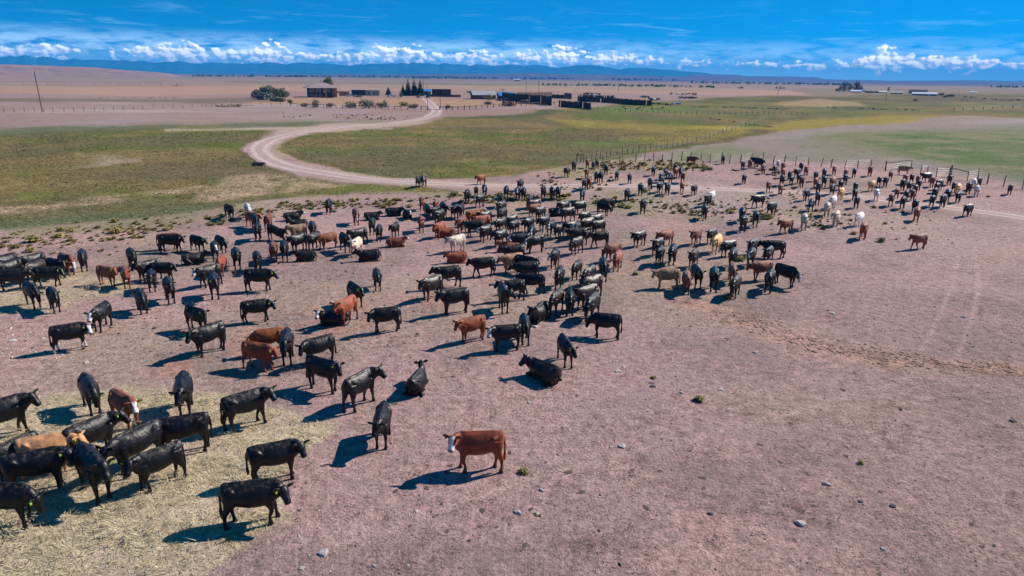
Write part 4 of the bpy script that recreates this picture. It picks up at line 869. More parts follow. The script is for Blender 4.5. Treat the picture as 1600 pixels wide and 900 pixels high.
# plank screen, outbuilding
f = Site('plank_screen', 538, 150, 'brown plank screen between ranch house and outbuilding', 'fence')
pl = MB()
for k in range(16): pl.box((-7.0 * f.s + k * 14.0 * f.s / 15, 0, 3.4 * f.s + random.uniform(-.06, .06)), (13.5 * f.s / 16, .06, 7.2 * f.s))
f.part('boards', pl, M['wood'])
b = Site('outbuilding', 572, 149.6, 'low flat roofed outbuilding, dark at one end and pinkish with windows', 'outbuilding', -3)
L_ = 44 * b.s; hh = 8.4 * b.s
b.part('wall', MB().box((-L_ * .26, 3, hh / 2 - .1), (L_ * .48, 6, hh + .2)), M['walld']); b.part('wing', MB().box((L_ * .23, 2.7, hh * .46 - .1), (L_ * .50, 5.4, hh * .92 + .2)), M['wall'])
b.part('roof', MB().box((0, 3, hh + .12), (L_ * 1.02, 6.8, .22)), M['roofg'])
for x in (.10, .28, .40): b.window(L_ * x, -.05, hh * .52, 1.1, 1.3)
b.part('door', MB().box((L_ * .20, -.04, hh * .4), (1.0, .1, 2.0)), M['frame'])
# vehicles
def pickup(px, py, turn, paint, label, scale=1.0):
    t = Site('pickup_truck', px, py, label, 'pickup', turn); L, Wd = 5.6 * scale, 1.95
    prof = [(-2.8, .55), (-2.8, 1.15), (-1.0, 1.18), (-.95, 1.28), (-.6, 1.80), (.75, 1.82), (1.35, 1.22), (2.65, 1.10), (2.82, .95), (2.82, .50)]
    v = [(x * scale, s * (Wd / 2 - (.16 if z > 1.3 else 0)), z) for s in (-1, 1) for x, z in prof]; n = len(prof)
    fs = [tuple(range(n)), tuple(range(2 * n - 1, n - 1, -1))] + [(i, n + i, n + (i + 1) % n, (i + 1) % n) for i in range(n)]
    t.part('body', MB().add(v, fs), M[paint])
    t.part('bed', MB().box((-1.9 * scale, 0, 1.17), (1.6 * scale, 1.6, .05)), M['paintd'])
    for s in (-1, 1):
        t.part('side_window', MB().add([(-.55, s * .90, 1.34), (1.05, s * .90, 1.34), (.70, s * .83, 1.74), (-.42, s * .83, 1.74)], [(0, 1, 2, 3) if s < 0 else (3, 2, 1, 0)]), M['glass'])
        for x in (-1.75, 1.8):
            wo_ = t.part('wheel', MB().tube([(x * scale, s * .78, .40), (x * scale, s * 1.0, .40)], .40, 16), M['tyre']); t.part('rim', MB().tube([(x * scale, s * .99, .40), (x * scale, s * 1.02, .40)], .22, 10), M['tin'], wo_)
        t.part('headlight', MB().box((2.83 * scale, s * .72, .88), (.05, .35, .2)), M['frame'])
    t.part('windscreen', MB().add([(1.33, -.75, 1.28), (1.33, .75, 1.28), (.80, .70, 1.77), (.80, -.70, 1.77)], [(0, 1, 2, 3)]), M['glass']); return t
pickup(548, 151.2, 180, 'paints', 'silver pickup parked beside the log ranch house', 1.05)
pickup(611, 151.8, 180, 'paintw', 'white pickup parked in the open yard near the spruces')
t = pickup(669, 153.5, 80, 'paintd', 'dark truck standing at the yard end of the ranch road', 1.0)
t = Site('car', 786, 141.4, 'small pale car parked behind the grey roofed barn', 'car', 0); t.part('body', MB().box((0, 0, .55), (4.2, 1.7, .6)).box((-.2, 0, 1.05), (2.2, 1.5, .5)), M['paintw']); t.part('window', MB().box((-.2, -.77, 1.05), (1.9, .04, .32)), M['glass'])
# spruces and yard trees
spruce(607, 148.5, 13, 7, 'lone small spruce at the open left side of the yard', 1); spruce(630, 149.5, 18, 7, 'shorter spruce left of the three tall ones', 2)
spruce(638, 149.5, 28, 9, 'leftmost of the three tall dark spruces', 3); spruce(647.5, 149.5, 28, 9, 'middle one of the three tall dark spruces', 4); spruce(657, 149.5, 27, 9, 'rightmost of the three tall dark spruces', 5)
tree(514, 146, 25, 24, M['leafy'], 'yellowing broad tree rising behind the log house roof', 12, .1, n=1200)
tree(626, 152, 11, 8, M['leafg'], 'low grey bushy tree left of the spruces', 13, .02, n=350)
tree(654, 153, 6.5, 9, M['brushr'], 'low reddish bush in front of the spruces', 14, .02, n=260, name='yard_bush', cat='bush')
for i, (x, y, hp_, wp, mk, lb) in enumerate([(402, 153, 15, 20, 'leafg', 'outermost green bush of the big clump left of the house'), (420, 152, 20, 30, 'leafg', 'tallest bush of the clump left of the house'), (414, 155.5, 13, 30, 'willow', 'pale leafless willow in the clump left of the house'), (436, 153, 17, 20, 'leaf', 'dark green bush at the house end of the clump'), (446, 152, 13, 14, 'leafg', 'small green bush beside the pale sign by the house'), (430, 158.5, 9, 20, 'leafg', 'low green bush in front of the clump'), (440, 159, 7, 14, 'leafy', 'yellow green low bush in front of the clump')]):
    tree(x, y, hp_, wp, M[mk], lb, 20 + i, .0, 'big_bush', 700, 'bush', [(random.uniform(-.25, .25) * wp * .2, 0, hp_ * .16, wp * .16, wp * .16, hp_ * .16)] if False else None)
for i, (x, y, hp_, wp, mk, lb) in enumerate([(454, 162, 7, 8, 'leaf', 'dark little bush left along the yard fence'), (475, 167, 6, 12, 'brushr', 'low reddish bush at the yard fence below the house'), (494, 168, 13, 15, 'leafg', 'grey green young tree at the yard fence below the house'), (516, 167.5, 7, 11, 'brushr', 'dull reddish bush right of the grey green young tree'), (549, 168.5, 10, 16, 'leafg', 'first green bush of the row below the outbuilding'), (570, 169, 15, 18, 'leafg', 'tallest bush of the row below the outbuilding'), (582, 168, 12, 14, 'willow', 'pale grey bush of the row below the outbuilding'), (594, 168, 9, 12, 'leafy', 'yellow green bush of the row below the outbuilding'), (602, 168, 12, 8, 'willow', 'narrow pale bush ending the row below the outbuilding'), (630, 166, 7, 14, 'leafy', 'bright green low bush right of the fence row'), (646, 169, 7, 14, 'brushr', 'dull purple bush before the gate posts'), (739.5, 153.5, 6, 7, 'leafy', 'small yellow green bush at the left barn corner'), (764, 156, 9, 13, 'leafy', 'round yellow green bush before the grey roofed barn'), (779, 157.5, 5, 7, 'brushr', 'small dull red bush right of the barn'), (791, 158.5, 6.5, 9, 'brushr', 'round dull red bush before the blue roofed barn'), (797, 166, 8, 24, 'brushr', 'wide dull red bush at the rail fence'), (820, 162, 7, 16, 'brushr', 'dull red bush before the tall corral wall'), (700, 169, 5, 8, 'brushr', 'low dull bush right of the gate posts'), (762, 163, 5, 12, 'brushr', 'small dull bush behind the low rail fence')]):
    tree(x, y, hp_ * 1.15, wp * 1.35, M[mk], lb, 40 + i, .0, 'yard_bush', 300, 'bush')
# open shed with blue roof
s = Site('open_shed', 690, 148, 'long open fronted timber shed behind the spruces', 'shed'); L_ = 30 * s.s; hh = 8 * s.s
s.part('roof', MB().box((0, 2, hh), (L_, 5, .3)), M['woodd']); s.part('back_wall', MB().box((0, 4.3, hh / 2), (L_, .2, hh)), M['barn'])
for k in range(6): s.part('post', MB().box((-L_ / 2 + .3 + k * (L_ - .6) / 5, -.3, hh / 2), (.3, .3, hh)), M['logw'] if k % 2 else M['wood'])
s.part('side_wall', MB().box((L_ * .36, 0, hh / 2), (L_ * .24, .2, hh)), M['log'])
s = Site('long_cabin', 663, 148.5, 'low cabin with blue tin roof beside the open shed', 'cabin'); L_ = 20 * s.s; hh = 6.2 * s.s
s.part('wall', gable_walls(L_, 6, hh, 1.2), M['walld']).location = (0, 3, 0); s.part('roof', gable_roof(L_, 6, hh, .4, 1.2), M['roofb']).location = (0, 3, 0); s.window(L_ * .32, -.05, hh * .5, 1.6, 1.6)
s = Site('yard_fence', 690, 151.5, 'long low dark plank fence below the open shed', 'fence'); s.part('boards', MB().box((3 * s.s, 0, 1.7 * s.s), (54 * s.s, .1, 3.4 * s.s)), M['woodd'])
for k in range(5): s.part('post', MB().box(((-22 + k * 12.5) * s.s, -.12, 1.9 * s.s), (.18, .14, 4.0 * s.s)), M['wood'])
# barns
s = Site('barn', 757, 155, 'red brown barn with grey tin gable roof', 'barn', 12); L_ = 36 * s.s; hh = 7 * s.s
s.part('wall', gable_walls(L_, 8, hh, 5.2 * s.s), M['barn']).location = (0, 4, 0); s.part('roof', gable_roof(L_, 8, hh, .5, 5.2 * s.s), M['roofg']).location = (0, 4, 0)
s.part('door', MB().box((L_ * .18, -.05, hh * .42), (2.6, .1, hh * .8)), M['woodd']); s.part('skylight', MB().box((L_ * .1, -.05, hh * .5), (.8, .1, .7)), M['glass'])
s = Site('barn', 791, 154.5, 'small barn with bright blue tin roof', 'barn', 10); L_ = 22 * s.s; hh = 5.6 * s.s
s.part('wall', gable_walls(L_, 8, hh, 4.4 * s.s), M['walld']).location = (0, 4, 0); s.part('roof', gable_roof(L_, 8, hh, .5, 4.4 * s.s), M['roofb']).location = (0, 4, 0)
s.part('door', MB().box((-L_ * .30, -.05, hh * .42), (2.0, .1, hh * .8)), M['wood'])
# tall plank windbreaks of the corral
def plank_wall(name, a, b_, hpx, label, gap=.08, step=.62, lean=.0, m='woodd', railed=False):
    p, q = at(*a), at(*b_); n = int((q - p).length / step); d = (q - p); t = empty(name, p); tag(t, label, 'fence', None); mb = MB(); rs = random.Random(int(a[0])); ang = math.atan2(d.y, d.x)
    h_ = hpx * mpp(p)
    for k in range(n):
        if rs.random() < gap * .4: continue
        c_ = d * ((k + .5) / n); g = float(H(p.x + c_.x, p.y + c_.y)) - p.z; hz_ = h_ * rs.uniform(.90, 1.06)
        mb.box((c_.x, c_.y, g + hz_ / 2), (step * rs.uniform(.82, .97), .06, hz_), ang)
    mb.build('planks', M[m], t)
    for k in range(max(3, n // 7)):
        c_ = d * (k / max(2, n // 7 - 1)) if n // 7 > 1 else d * (k / 2)
        MB().box((c_.x - math.sin(ang) * -.12, c_.y - math.cos(ang) * .12, float(H(p.x + c_.x, p.y + c_.y)) - p.z + h_ * .52), (.22, .18, h_ * 1.1), ang).build('post', M['wood'], t)
    return t
plank_wall('windbreak_fence', (785, 156), (862, 165), 11.5, 'tall dark plank wall running from the blue roofed barn')
plank_wall('windbreak_fence', (873.5, 166.5), (923, 171.5), 9.5, 'tall dark plank wall standing alone nearest the meadow')
plank_wall('windbreak_fence', (862, 153.5), (893, 155), 6, 'short dark plank wall behind the gap')
plank_wall('corral_fence', (903, 158), (1018, 165.5), 7.5, 'long dark board corral fence at the meadow rim')
plank_wall('corral_fence', (903, 152), (960, 154), 4.5, 'low far board side of the corral', .5)
plank_wall('corral_fence', (808, 150.5), (862, 149), 6, 'grey weathered board fence behind the tall wall', .1, .6, 0, 'wood')
plank_wall('corral_fence', (1018, 163), (1050, 165), 2.5, 'low broken board fence beyond the corral end', .6, .8, 0, 'wood')
def stack(px, py, wpx, hpx, label, seed, mk=('rust', 'woodd', 'wood', 'tin')):
    s = Site('scrap_pile', px, py, label, 'scrap pile'); rs = random.Random(seed)
    for nm, k in (('planks', mk[0]), ('sheets', mk[1]), ('boards', mk[2]), ('tins', mk[3])):
        mb = MB()
        for _ in range(8): mb.box((rs.uniform(-.5, .5) * wpx * s.s, rs.uniform(-2, 4), rs.uniform(.1, .8) * hpx * s.s), (rs.uniform(.6, 3.2), rs.uniform(.3, 1.4), rs.uniform(.2, .9)), rs.uniform(0, 3))
        s.part(nm, mb, M[k])
stack(888, 151, 9, 6, 'dark timber stack beside the short plank wall', 1, ('woodd', 'woodd', 'wood', 'woodd')); stack(925, 149.5, 26, 4, 'low junk heap behind the corral', 2); stack(1068, 148.5, 42, 4, 'broad scrap heap out past the corral', 3, ('woodd', 'tin', 'rust', 'woodd')); stack(1022, 157, 16, 3.5, 'small scrap heap at the corral end', 4); stack(1075, 154, 30, 3.0, 'lower heap of old machinery in front of the scrap heap', 5, ('woodd', 'walld', 'leaf', 'tin')); stack(1057, 162.5, 10, 2.0, 'white scraps at the meadow rim', 6, ('tin', 'wood', 'tin', 'tin')); stack(1008, 152.5, 10, 2.6, 'dark implement standing in the open yard', 7, ('woodd', 'walld', 'tin', 'woodd')); stack(735, 145.5, 6, 3.4, 'small white tank and frame left of the barn', 8, ('tin', 'wood', 'rust', 'tin')); stack(560, 151.5, 3, 2, 'few oddments beside the outbuilding', 9)
# small round bale heap of the yard, sign
s = Site('yard_sign', 444.5, 151.5, 'pale square board on a stick beside the big bushes', 'sign'); s.part('board', MB().box((0, 0, 12 * s.s), (3.2 * s.s, .1, 3.6 * s.s)), M['frame']); s.part('post', MB().box((.3, .1, 6 * s.s), (.3, .2, 12.5 * s.s)), M['post'])
# ------------------------------------------------------------------ utility poles
def pole(px, py, hpx, label, lean=0.0, arm=True, name='utility_pole'):
    p = at(px, py); h_ = hpx * mpp(p) / math.cos(PITCH) * .97; t = empty(name, p, -view_az(p)); t.rotation_euler = (0, lean, -view_az(p)); tag(t, label, 'pole', 'poles of the power line' if arm else None)
    r = max(.14, h_ * .014); MB().tube([(0, 0, -.3), (0, 0, h_)], [r, r * .7], 8).build('post', M['post'], t)
    if arm:
        a_ = MB().box((0, 0, h_ * .93), (2.2, .14, .16), .9).build('crossarm', M['post'], t); MB().tube([(.15, 0, h_ * .80), (.15, 0, h_ * .87)], .2, 8).build('transformer', M['steel'], t)
        for k in (-.85, .85): MB().tube([(k * math.cos(.9), k * math.sin(.9), h_ * .93 + .08), (k * math.cos(.9), k * math.sin(.9), h_ * .93 + .3)], .07, 6).build('insulator', M['frame'], a_)
    return t
pole(66.5, 175, 60, 'tall leaning power pole alone in the dry plain', -.02); pole(662, 150, 28, 'power pole behind the three tall spruces'); pole(667.5, 148, 17, 'shorter bare pole behind the dark truck', 0, False)
pole(822, 147, 20, 'bare pole behind the tall corral wall'); pole(841.5, 146, 23, 'power pole at the middle of the corral'); pole(966, 145, 21, 'power pole in the dry field past the corral'); pole(1215, 152.5, 13, 'small far power pole on the dry field'); pole(1383.5, 158, 11, 'far pole before the distant right hand farm'); pole(1501, 159, 9, 'leaning far pole right of the long tin barn', .5)
pole(668.5, 171.5, 17, 'left gate post of the ranch road', 0, False, 'gate_post'); pole(688, 171.5, 18.5, 'right gate post of the ranch road', 0, False, 'gate_post')
p = at(668.5, 171.8); q = at(688, 171.8); cg = empty('cattle_guard', p); tag(cg, 'dark cattle guard rail across the ranch road', 'cattle guard'); mb = MB()
for k in range(9): d = (q - p); sd = Vector((-d.y, d.x, 0)).normalized(); mb.tube([sd * (k * .25), d + sd * (k * .25) + Vector((0, 0, 0))], .09, 6)
mb.build('rails', M['walld'], cg)
# ------------------------------------------------------------------ far farm on the right and distant places
for i, (x, y, hp_, wp, mk, lb) in enumerate([(1312, 142.5, 12, 8, 'leafg', 'slim leftmost cottonwood of the distant grove'), (1319, 143, 17, 10, 'leaf', 'second cottonwood from left of the distant grove'), (1327, 143, 15, 10, 'leafg', 'middle cottonwood of the distant grove'), (1337, 143, 19, 14, 'leaf', 'tallest broad cottonwood of the distant grove'), (1345, 142.5, 12, 8, 'leafg', 'rightmost small cottonwood of the distant grove'), (1307.5, 143, 5, 6, 'leaf', 'round dark bush at the left end of the grove')]):
    tree(x, y, hp_, wp, M[mk], lb, 70 + i, .02, 'cottonwood_tree', 700, 'tree')
def farb(px, py, wpx, hpx, roof, wall, label, turn=0, dome=False):
    s = Site('farm_building', px, py, label, 'building', turn, 'buildings of the distant farm'); L_ = wpx * s.s; hh = hpx * s.s * .55; rs_ = hpx * s.s * .5; d = 9
    s.part('wall', gable_walls(L_, d, hh, rs_), M[wall]); s.part('roof', gable_roof(L_, d, hh, .3, rs_), M[roof])
    s.part('door', MB().box((L_ * .2, -d / 2 - .05, hh * .4), (min(3, L_ * .2), .1, hh * .75)), M['walld' if wall != 'walld' else 'frame'])
farb(1337, 144.5, 16, 3.6, 'tin', 'wall', 'long pale roofed shed under the distant grove'); farb(1350, 143, 7, 3, 'roofb', 'wall', 'small blue roofed house right of the grove'); farb(1362, 145, 18, 4.6, 'roof', 'walld', 'dark long shed right of the blue roofed house'); farb(1379, 145, 11, 2.8, 'tin', 'walld', 'white roofed low shed in the middle of the distant farm'); farb(1401, 146.5, 16, 3.2, 'roofg', 'walld', 'low grey shed left of the long tin barn'); farb(1434, 145.2, 25, 5.4, 'walld', 'barn', 'broad dark roofed hall behind the long tin barn'); farb(1444, 149, 34, 4.4, 'tin', 'walld', 'long white roofed barn of the distant farm'); farb(1520, 145.5, 9, 2.0, 'tin', 'wall', 'tiny pale shed far right of the distant farm')
farb(808, 126.6, 9, 3.4, 'tin', 'wall', 'lone small white barn in the far plain above the corral'); farb(1388, 141.5, 2.5, 5, 'walld', 'walld', 'narrow dark silo house in the distant farm')
for i, (x, y, wp) in enumerate([(1470, 149, 12), (1484, 151, 14), (1476, 153, 9), (1430, 158, 8)]): tree(x, y, 4.2, wp, M['leaf'], ['round dark tree right of the long tin barn', 'wide dark tree beyond the tin barn', 'small dark bush before the tin barn', 'low dark bush in the field before the distant farm'][i], 90 + i, .05, 'farm_bush', 200, 'bush')
# thickets and far rows: too small to count
def thicket(name, spans, hpx, m, seed, n=14, kind='stuff'):
    rs = random.Random(seed); blobs = []
    for (x0, x1, y0, y1) in spans:
        k = max(2, int((x1 - x0) / 3))
        for i in range(k):
            x = x0 + (x1 - x0) * rs.random(); y = y0 + (y1 - y0) * (x - x0) / (x1 - x0) + rs.uniform(-.25, .25); p = at(x, y); s = mpp(p); h_ = hpx * s * rs.uniform(.5, 1.1); ww = s * rs.uniform(1.2, 2.6)
            blobs.append((p.x, p.y, p.z + h_ * .45, ww, ww, h_ * .55))
    mb = MB()
    for bl in blobs:
        sz = bl[5] * .75
        for _ in range(n):
            d = Vector((rs.gauss(0, 1), rs.gauss(0, 1), rs.gauss(0, 1))).normalized(); c_ = Vector((bl[0] + d.x * bl[3] * .8, bl[1] + d.y * bl[4] * .8, bl[2] + d.z * bl[5] * .8)); a = Vector((rs.gauss(0, 1), rs.gauss(0, 1), rs.gauss(0, 1))).normalized() * sz; e = a.cross(d).normalized() * sz * .7
            mb.add([c_ - a, c_ + e, c_ + a, c_ - e], [(0, 1, 2, 3)])
    o = mb.build(name, m); o['kind'] = kind; o['label'] = 'far off low trees and thickets along the plain'; return o
thicket('distant_trees', [(-200, 60, 117.5, 117), (60, 90, 118.5, 118.8), (198, 262, 118.8, 119.2), (300, 400, 119.5, 119.8), (385, 480, 120.2, 120.2), (455, 560, 120.5, 120.5), (583, 610, 116.9, 117), (560, 720, 121, 121.8), (730, 760, 119.5, 120), (640, 900, 122.5, 124), (845, 870, 123.6, 123.8), (940, 1060, 124.5, 126.5), (1080, 1330, 130, 133), (1250, 1330, 131.5, 133.5), (1545, 1640, 136.5, 137)], 3.0, M['leaf'], 5)
thicket('distant_willows', [(945, 985, 134, 134.3), (985, 1020, 134.6, 134.8), (1020, 1115, 135, 136.8), (845, 945, 133.2, 134), (1150, 1160, 137.5, 137.7), (1212, 1225, 138.5, 138.8)], 3.4, leaf_mat('willow_green', (.05, .10, .02), (.12, .20, .05)), 6)
thicket('dry_thicket', [(1290, 1440, 168, 173), (1080, 1240, 167, 171), (1500, 1580, 151, 158), (1560, 1620, 157, 158.5), (1110, 1210, 186, 200)], 1.8, M['brushr'], 8, 10)
thicket('plain_brush', [(155, 290, 153.5, 153.5), (350, 400, 167, 165), (325, 395, 166.5, 165)], 1.5, M['brush'], 9, 10)
# centre pivot sprinkler on the left plain
s = Site('irrigation_sprinkler', 150, 133.5, 'long thin wheeled sprinkler line across the left plain', 'sprinkler')
s.part('pipe', MB().tube([(-125 * s.s, 0, 3.4), (95 * s.s, -6, 3.4)], .16, 5), M['steel'])
for k in range(8):
    x = (-125 + k * 31) * s.s; wl = s.part('tower', MB().tube([(x, -2, .4), (x, 0, 3.4)], .12, 5).tube([(x, 2, .4), (x, 0, 3.4)], .12, 5), M['steel'])
    for yy in (-2, 2): s.part('wheel', MB().tube([(x - .15, yy, .55), (x + .15, yy, .55)], .55, 12), M['tyre'], wl)
s = Site('irrigation_sprinkler', 277, 135.5, 'small pivot frame standing alone on the left plain', 'sprinkler'); s.part('frame', MB().tube([(-10 * s.s, 0, .8), (10 * s.s, 0, .8)], .2, 5).tube([(0, 0, 0), (0, 0, 3.2)], .3, 5), M['steel']); s.part('wheel', MB().tube([(-.2, -1, .6), (.2, -1, .6)], .6, 12), M['tyre'])
# ------------------------------------------------------------------ fences
def wire_fence(name, pts, label, h_=1.25, wires=3, r=.07, brace=(), rails=False, hv=.12, group=None, m='post'):
    P0 = at(*pts[0]); t = empty(name, P0); tag(t, label, 'fence', group); rs = random.Random(int(pts[0][0] * 7)); tops = []
    W3 = [at(*p) for p in pts]
    for i, p in enumerate(W3):
        hh_ = h_ * rs.uniform(1 - hv, 1 + hv); ln = Vector((rs.gauss(0, .05), rs.gauss(0, .05), 0)) * hh_; b = p - P0; rr = r * rs.uniform(.8, 1.3) * (1.5 if i in brace else 1)
        MB().tube([b - Vector((0, 0, .2)), b + ln * .5 + Vector((0, 0, hh_ * .5)), b + ln + Vector((0, 0, hh_ * (1.15 if i in brace else 1)))], [rr, rr * .9, rr * .8], 7).build('post', M[m], t)
        tops.append((b, hh_))
    wb = MB()
    for k in range(wires):
        z = .35 + (h_ * .9 - .35) * k / max(1, wires - 1)
        for (b, _), (c, _) in zip(tops[:-1], tops[1:]):
            if (c - b).length < 14 or not brace: wb.tube([b + Vector((0, 0, z)), (b + c) / 2 + Vector((0, 0, z - .02)), c + Vector((0, 0, z))], .010, 3, False)
    wb.build('wire', M['steel'], t)
    for i in brace:
        if i + 1 < len(tops): b, c = tops[i][0], tops[i + 1][0]; MB().tube([b + Vector((0, 0, h_ * .92)), c + Vector((0, 0, h_ * .86))], r * .9, 6).build('rail', M[m], t)
    return t
wire_fence('pasture_fence', [(901, 254), (907.5, 254.5), (911.5, 255), (942.5, 257.5), (968, 255), (993, 253.5), (1007, 251.5), (1021.5, 252.5), (1035, 253.5), (1049.5, 252.5), (1065, 251), (1078.5, 248.5), (1095, 251.5), (1109, 255), (1127, 251), (1140, 256), (1157, 255), (1174, 250.5), (1192, 252), (1207.5, 258), (1225, 255), (1243, 259.5), (1262.5, 259), (1282.5, 261), (1298, 262.5), (1319.5, 263.5), (1340, 263), (1360.5, 262), (1383.5, 267.5), (1423.5, 262), (1438, 273), (1449, 272.5), (1462.5, 277), (1482.5, 277), (1485.5, 276.5), (1511, 282.5), (1527.5, 280), (1542, 288), (1567.5, 291.5), (1597, 296.5), (1630, 302), (1665, 309)], 'post and wire fence running along the top of the cattle herd', 1.4, 4, .07, (0, 28, 33, 34))
def along(pts, n, jit=.4):
    out = []; L = [0]
    for a, b in zip(pts[:-1], pts[1:]): L.append(L[-1] + math.hypot(b[0] - a[0], (b[1] - a[1]) * 3))
    for i in range(n):
        d = L[-1] * i / (n - 1); k = max(j for j in range(len(L)) if L[j] <= d + 1e-6); k = min(k, len(pts) - 2); f = (d - L[k]) / (L[k + 1] - L[k]); out.append((pts[k][0] + (pts[k + 1][0] - pts[k][0]) * f + random.uniform(-jit, jit), pts[k][1] + (pts[k + 1][1] - pts[k][1]) * f))
    return out
wire_fence('meadow_fence', along([(916, 253), (940, 246.5), (985, 240), (1040, 233), (1065, 228.5), (1092, 220), (1125, 209), (1150, 202), (1180, 193), (1208, 181.5)], 40, 1.0), 'crooked fence of leaning pale posts climbing the meadow edge', 1.2, 3, .055, (), hv=.3, m='wood')
wire_fence('meadow_fence', along([(925, 172), (1000, 175.5), (1100, 180), (1180, 178.5), (1225, 178), (1262, 180.5)], 40, .8), 'straight far fence crossing the green meadow', 1.3, 2, .08)
wire_fence('plain_fence', along([(-70, 178), (32, 175.5), (83, 175), (160, 173.5), (250, 170), (322, 167.5), (400, 165), (440, 164.5)], 34, 1.2), 'thin post fence crossing the dry plain behind the leaning pole', 1.4, 2, .075)
wire_fence('yard_rail_fence', along([(455, 165.5), (520, 168.5), (560, 170), (600, 171), (668, 171.8)], 22, .5), 'low rail fence running left of the ranch gate', 1.3, 3, .12, tuple(range(0, 21, 2)), m='wood')
wire_fence('yard_rail_fence', along([(688, 171.8), (714, 172), (740, 170.5), (780, 167)], 11, .5), 'low rail fence running right of the ranch gate', 1.3, 3, .14, tuple(range(0, 10)), m='wood')
wire_fence('corral_rail_fence', along([(780, 167), (830, 164.5), (861, 163.5), (874, 163)], 12, .5), 'pale rail fence in front of the tall plank wall', 1.3, 3, .13, tuple(range(0, 11)), m='wood')
wire_fence('field_fence', along([(1490, 173), (1530, 171.5), (1600, 168), (1660, 166)], 12, 1), 'faint post fence in the far right field', 1.5, 2, .14)

# ------------------------------------------------------------------ rabbitbrush: the ones that stand out, one by one
BR = [(818, 739, 20, 'y', 'low dry yellow tuft right of the white faced red cow'), (1092, 626, 20, 'y', 'single yellow tuft on bare dirt in front of the right hand group'), (1345, 724, 13, 'y', 'small yellow tuft alone on the lower right dirt'), (1021, 591, 11, 'y', 'tiny tuft on bare dirt below the pack front'),
 (993, 429, 12, 'y', 'yellow bush left of the tan cow'), (1156, 407, 20, 'y', 'bright yellow bush behind the dark red cow'), (1138, 466, 20, 'y', 'yellow bush under the front black cow of the right hand group'), (25, 388, 14, 'y', 'round pale yellow bush above the small hay patch'), (47, 394, 16, 'y', 'wider yellow bush right of the round pale one'),
 (96, 361, 14, 'y', 'upper bush of the pair above the ginger cows'), (92, 371, 18, 'y', 'lower bush of the pair above the ginger cows'), (111, 360, 11, 'y', 'bush right of the upper pair'), (121, 348, 11, 'g', 'green bush at the meadow rim'), (180, 347, 15, 'y', 'pale bush at the meadow rim'), (180, 364, 22, 'y', 'largest yellow bush of the left rim'), (229, 365, 9, 'g', 'small grey green bush left of the red cow pair'), (229, 343, 9, 'g', 'small green bush above the grey green one'), (260, 360, 14, 'y', 'yellow bush above the red cow pair'), (52, 378, 26, 'y', 'long low yellow bush of the left rim'),
 (437, 324, 11, 'y', 'round green yellow bush above the lying white faced cow'), (486, 321, 14, 'y', 'round bush left of the lone black cow'), (522, 331, 11, 'g', 'green bush right of the lone black cow'), (378, 331, 11, 'y', 'bush left of the white cow'), (347, 340, 15, 'g', 'dark bush in the shadow of the black cow'), (420, 337, 10, 'y', 'bush below the white cow'), (551, 315, 12, 'y', 'yellow bush above the red white faced cow'), (600, 325, 12, 'y', 'yellow bush above the lying cows'), (640, 324, 10, 'y', 'lone bush left of the dark red cow'), (710, 306, 18, 'g', 'wide dark bush below the road'),
 (1007, 300, 14, 'g', 'green bush on the lower road verge'), (937, 297, 12, 'y', 'bush on the verge beside the paired cows'), (1365, 325, 10, 'y', 'round yellow bush under the white walker'), (1383, 350, 8, 'y', 'small yellow bush below the walking herd'), (1377, 378, 16, 'y', 'yellow bush below the lone red walkers'), (1334, 366, 12, 'y', 'yellow bush left of the red cow below the herd'), (1286, 358, 11, 'y', 'yellow bush below the cream walkers'), (1242, 325, 10, 'y', 'round bush left of the cream walkers'), (1410, 332, 8, 'y', 'small bush left of the red cow at the road end'), (1544, 308, 7, 'y', 'small bush on bare dirt right of the gate'),
 (1200, 341, 20, 'y', 'wide yellow bush right of the two black cows on the slope'), (1148, 328, 8, 'y', 'bush above the two black cows on the slope'), (1143, 333, 14, 'y', 'wide yellow bush above the two black cows on the slope')]
for x, y, wpx, k, lb in BR: bush(x, y, wpx * 1.15, k, lb, tall=.85, group='rabbitbrush on the bare pasture')
# and the bands of brush nobody could count
def brush_band(name, zones, seed):
    rs = random.Random(seed); mb_v = []; mb_f = []; mats = [M['brush'], M['brushg']]; mi = []
    src = [[(np.array([v.co[:] for v in me.vertices]), [tuple(p.vertices) for p in me.polygons][::2]) for me in BUSH['y'][:2]], [(np.array([v.co[:] for v in me.vertices]), [tuple(p.vertices) for p in me.polygons][::2]) for me in BUSH['g'][:1]]]
    base = 0
    for (x0, x1, ya, yb, th, n, wlo, whi) in zones:
        for _ in range(n):
            f_ = rs.random(); x = x0 + (x1 - x0) * f_; y = ya + (yb - ya) * f_ + (rs.random() ** .8) * th
            if float(fbm(x / 26, y / 9, 3, seed)) < .40: continue
            p = at(x, y); w_ = rs.uniform(wlo, whi) * mpp(p) / 2 * (.6 + .8 * rs.random() ** 2); g = 1 if rs.random() < .3 else 0; vv, ff = rs.choice(src[g]); a = rs.uniform(0, 6.28)
            ca, sa = math.cos(a), math.sin(a); q = np.stack([(vv[:, 0] * ca - vv[:, 1] * sa) * w_ + p.x, (vv[:, 0] * sa + vv[:, 1] * ca) * w_ + p.y, vv[:, 2] * w_ * .75 + p.z - .03], -1)
            mb_v.append(q); mb_f += [tuple(base + i for i in f) for f in ff]; mi += [g] * len(ff); base += len(vv)
    me = bpy.data.meshes.new(name); me.from_pydata(np.concatenate(mb_v).tolist(), [], mb_f)
    for m in mats: me.materials.append(m)
    me.polygons.foreach_set('material_index', mi); me.update(); o = bpy.data.objects.new(name, me); COL.objects.link(o); o['kind'] = 'stuff'; return o
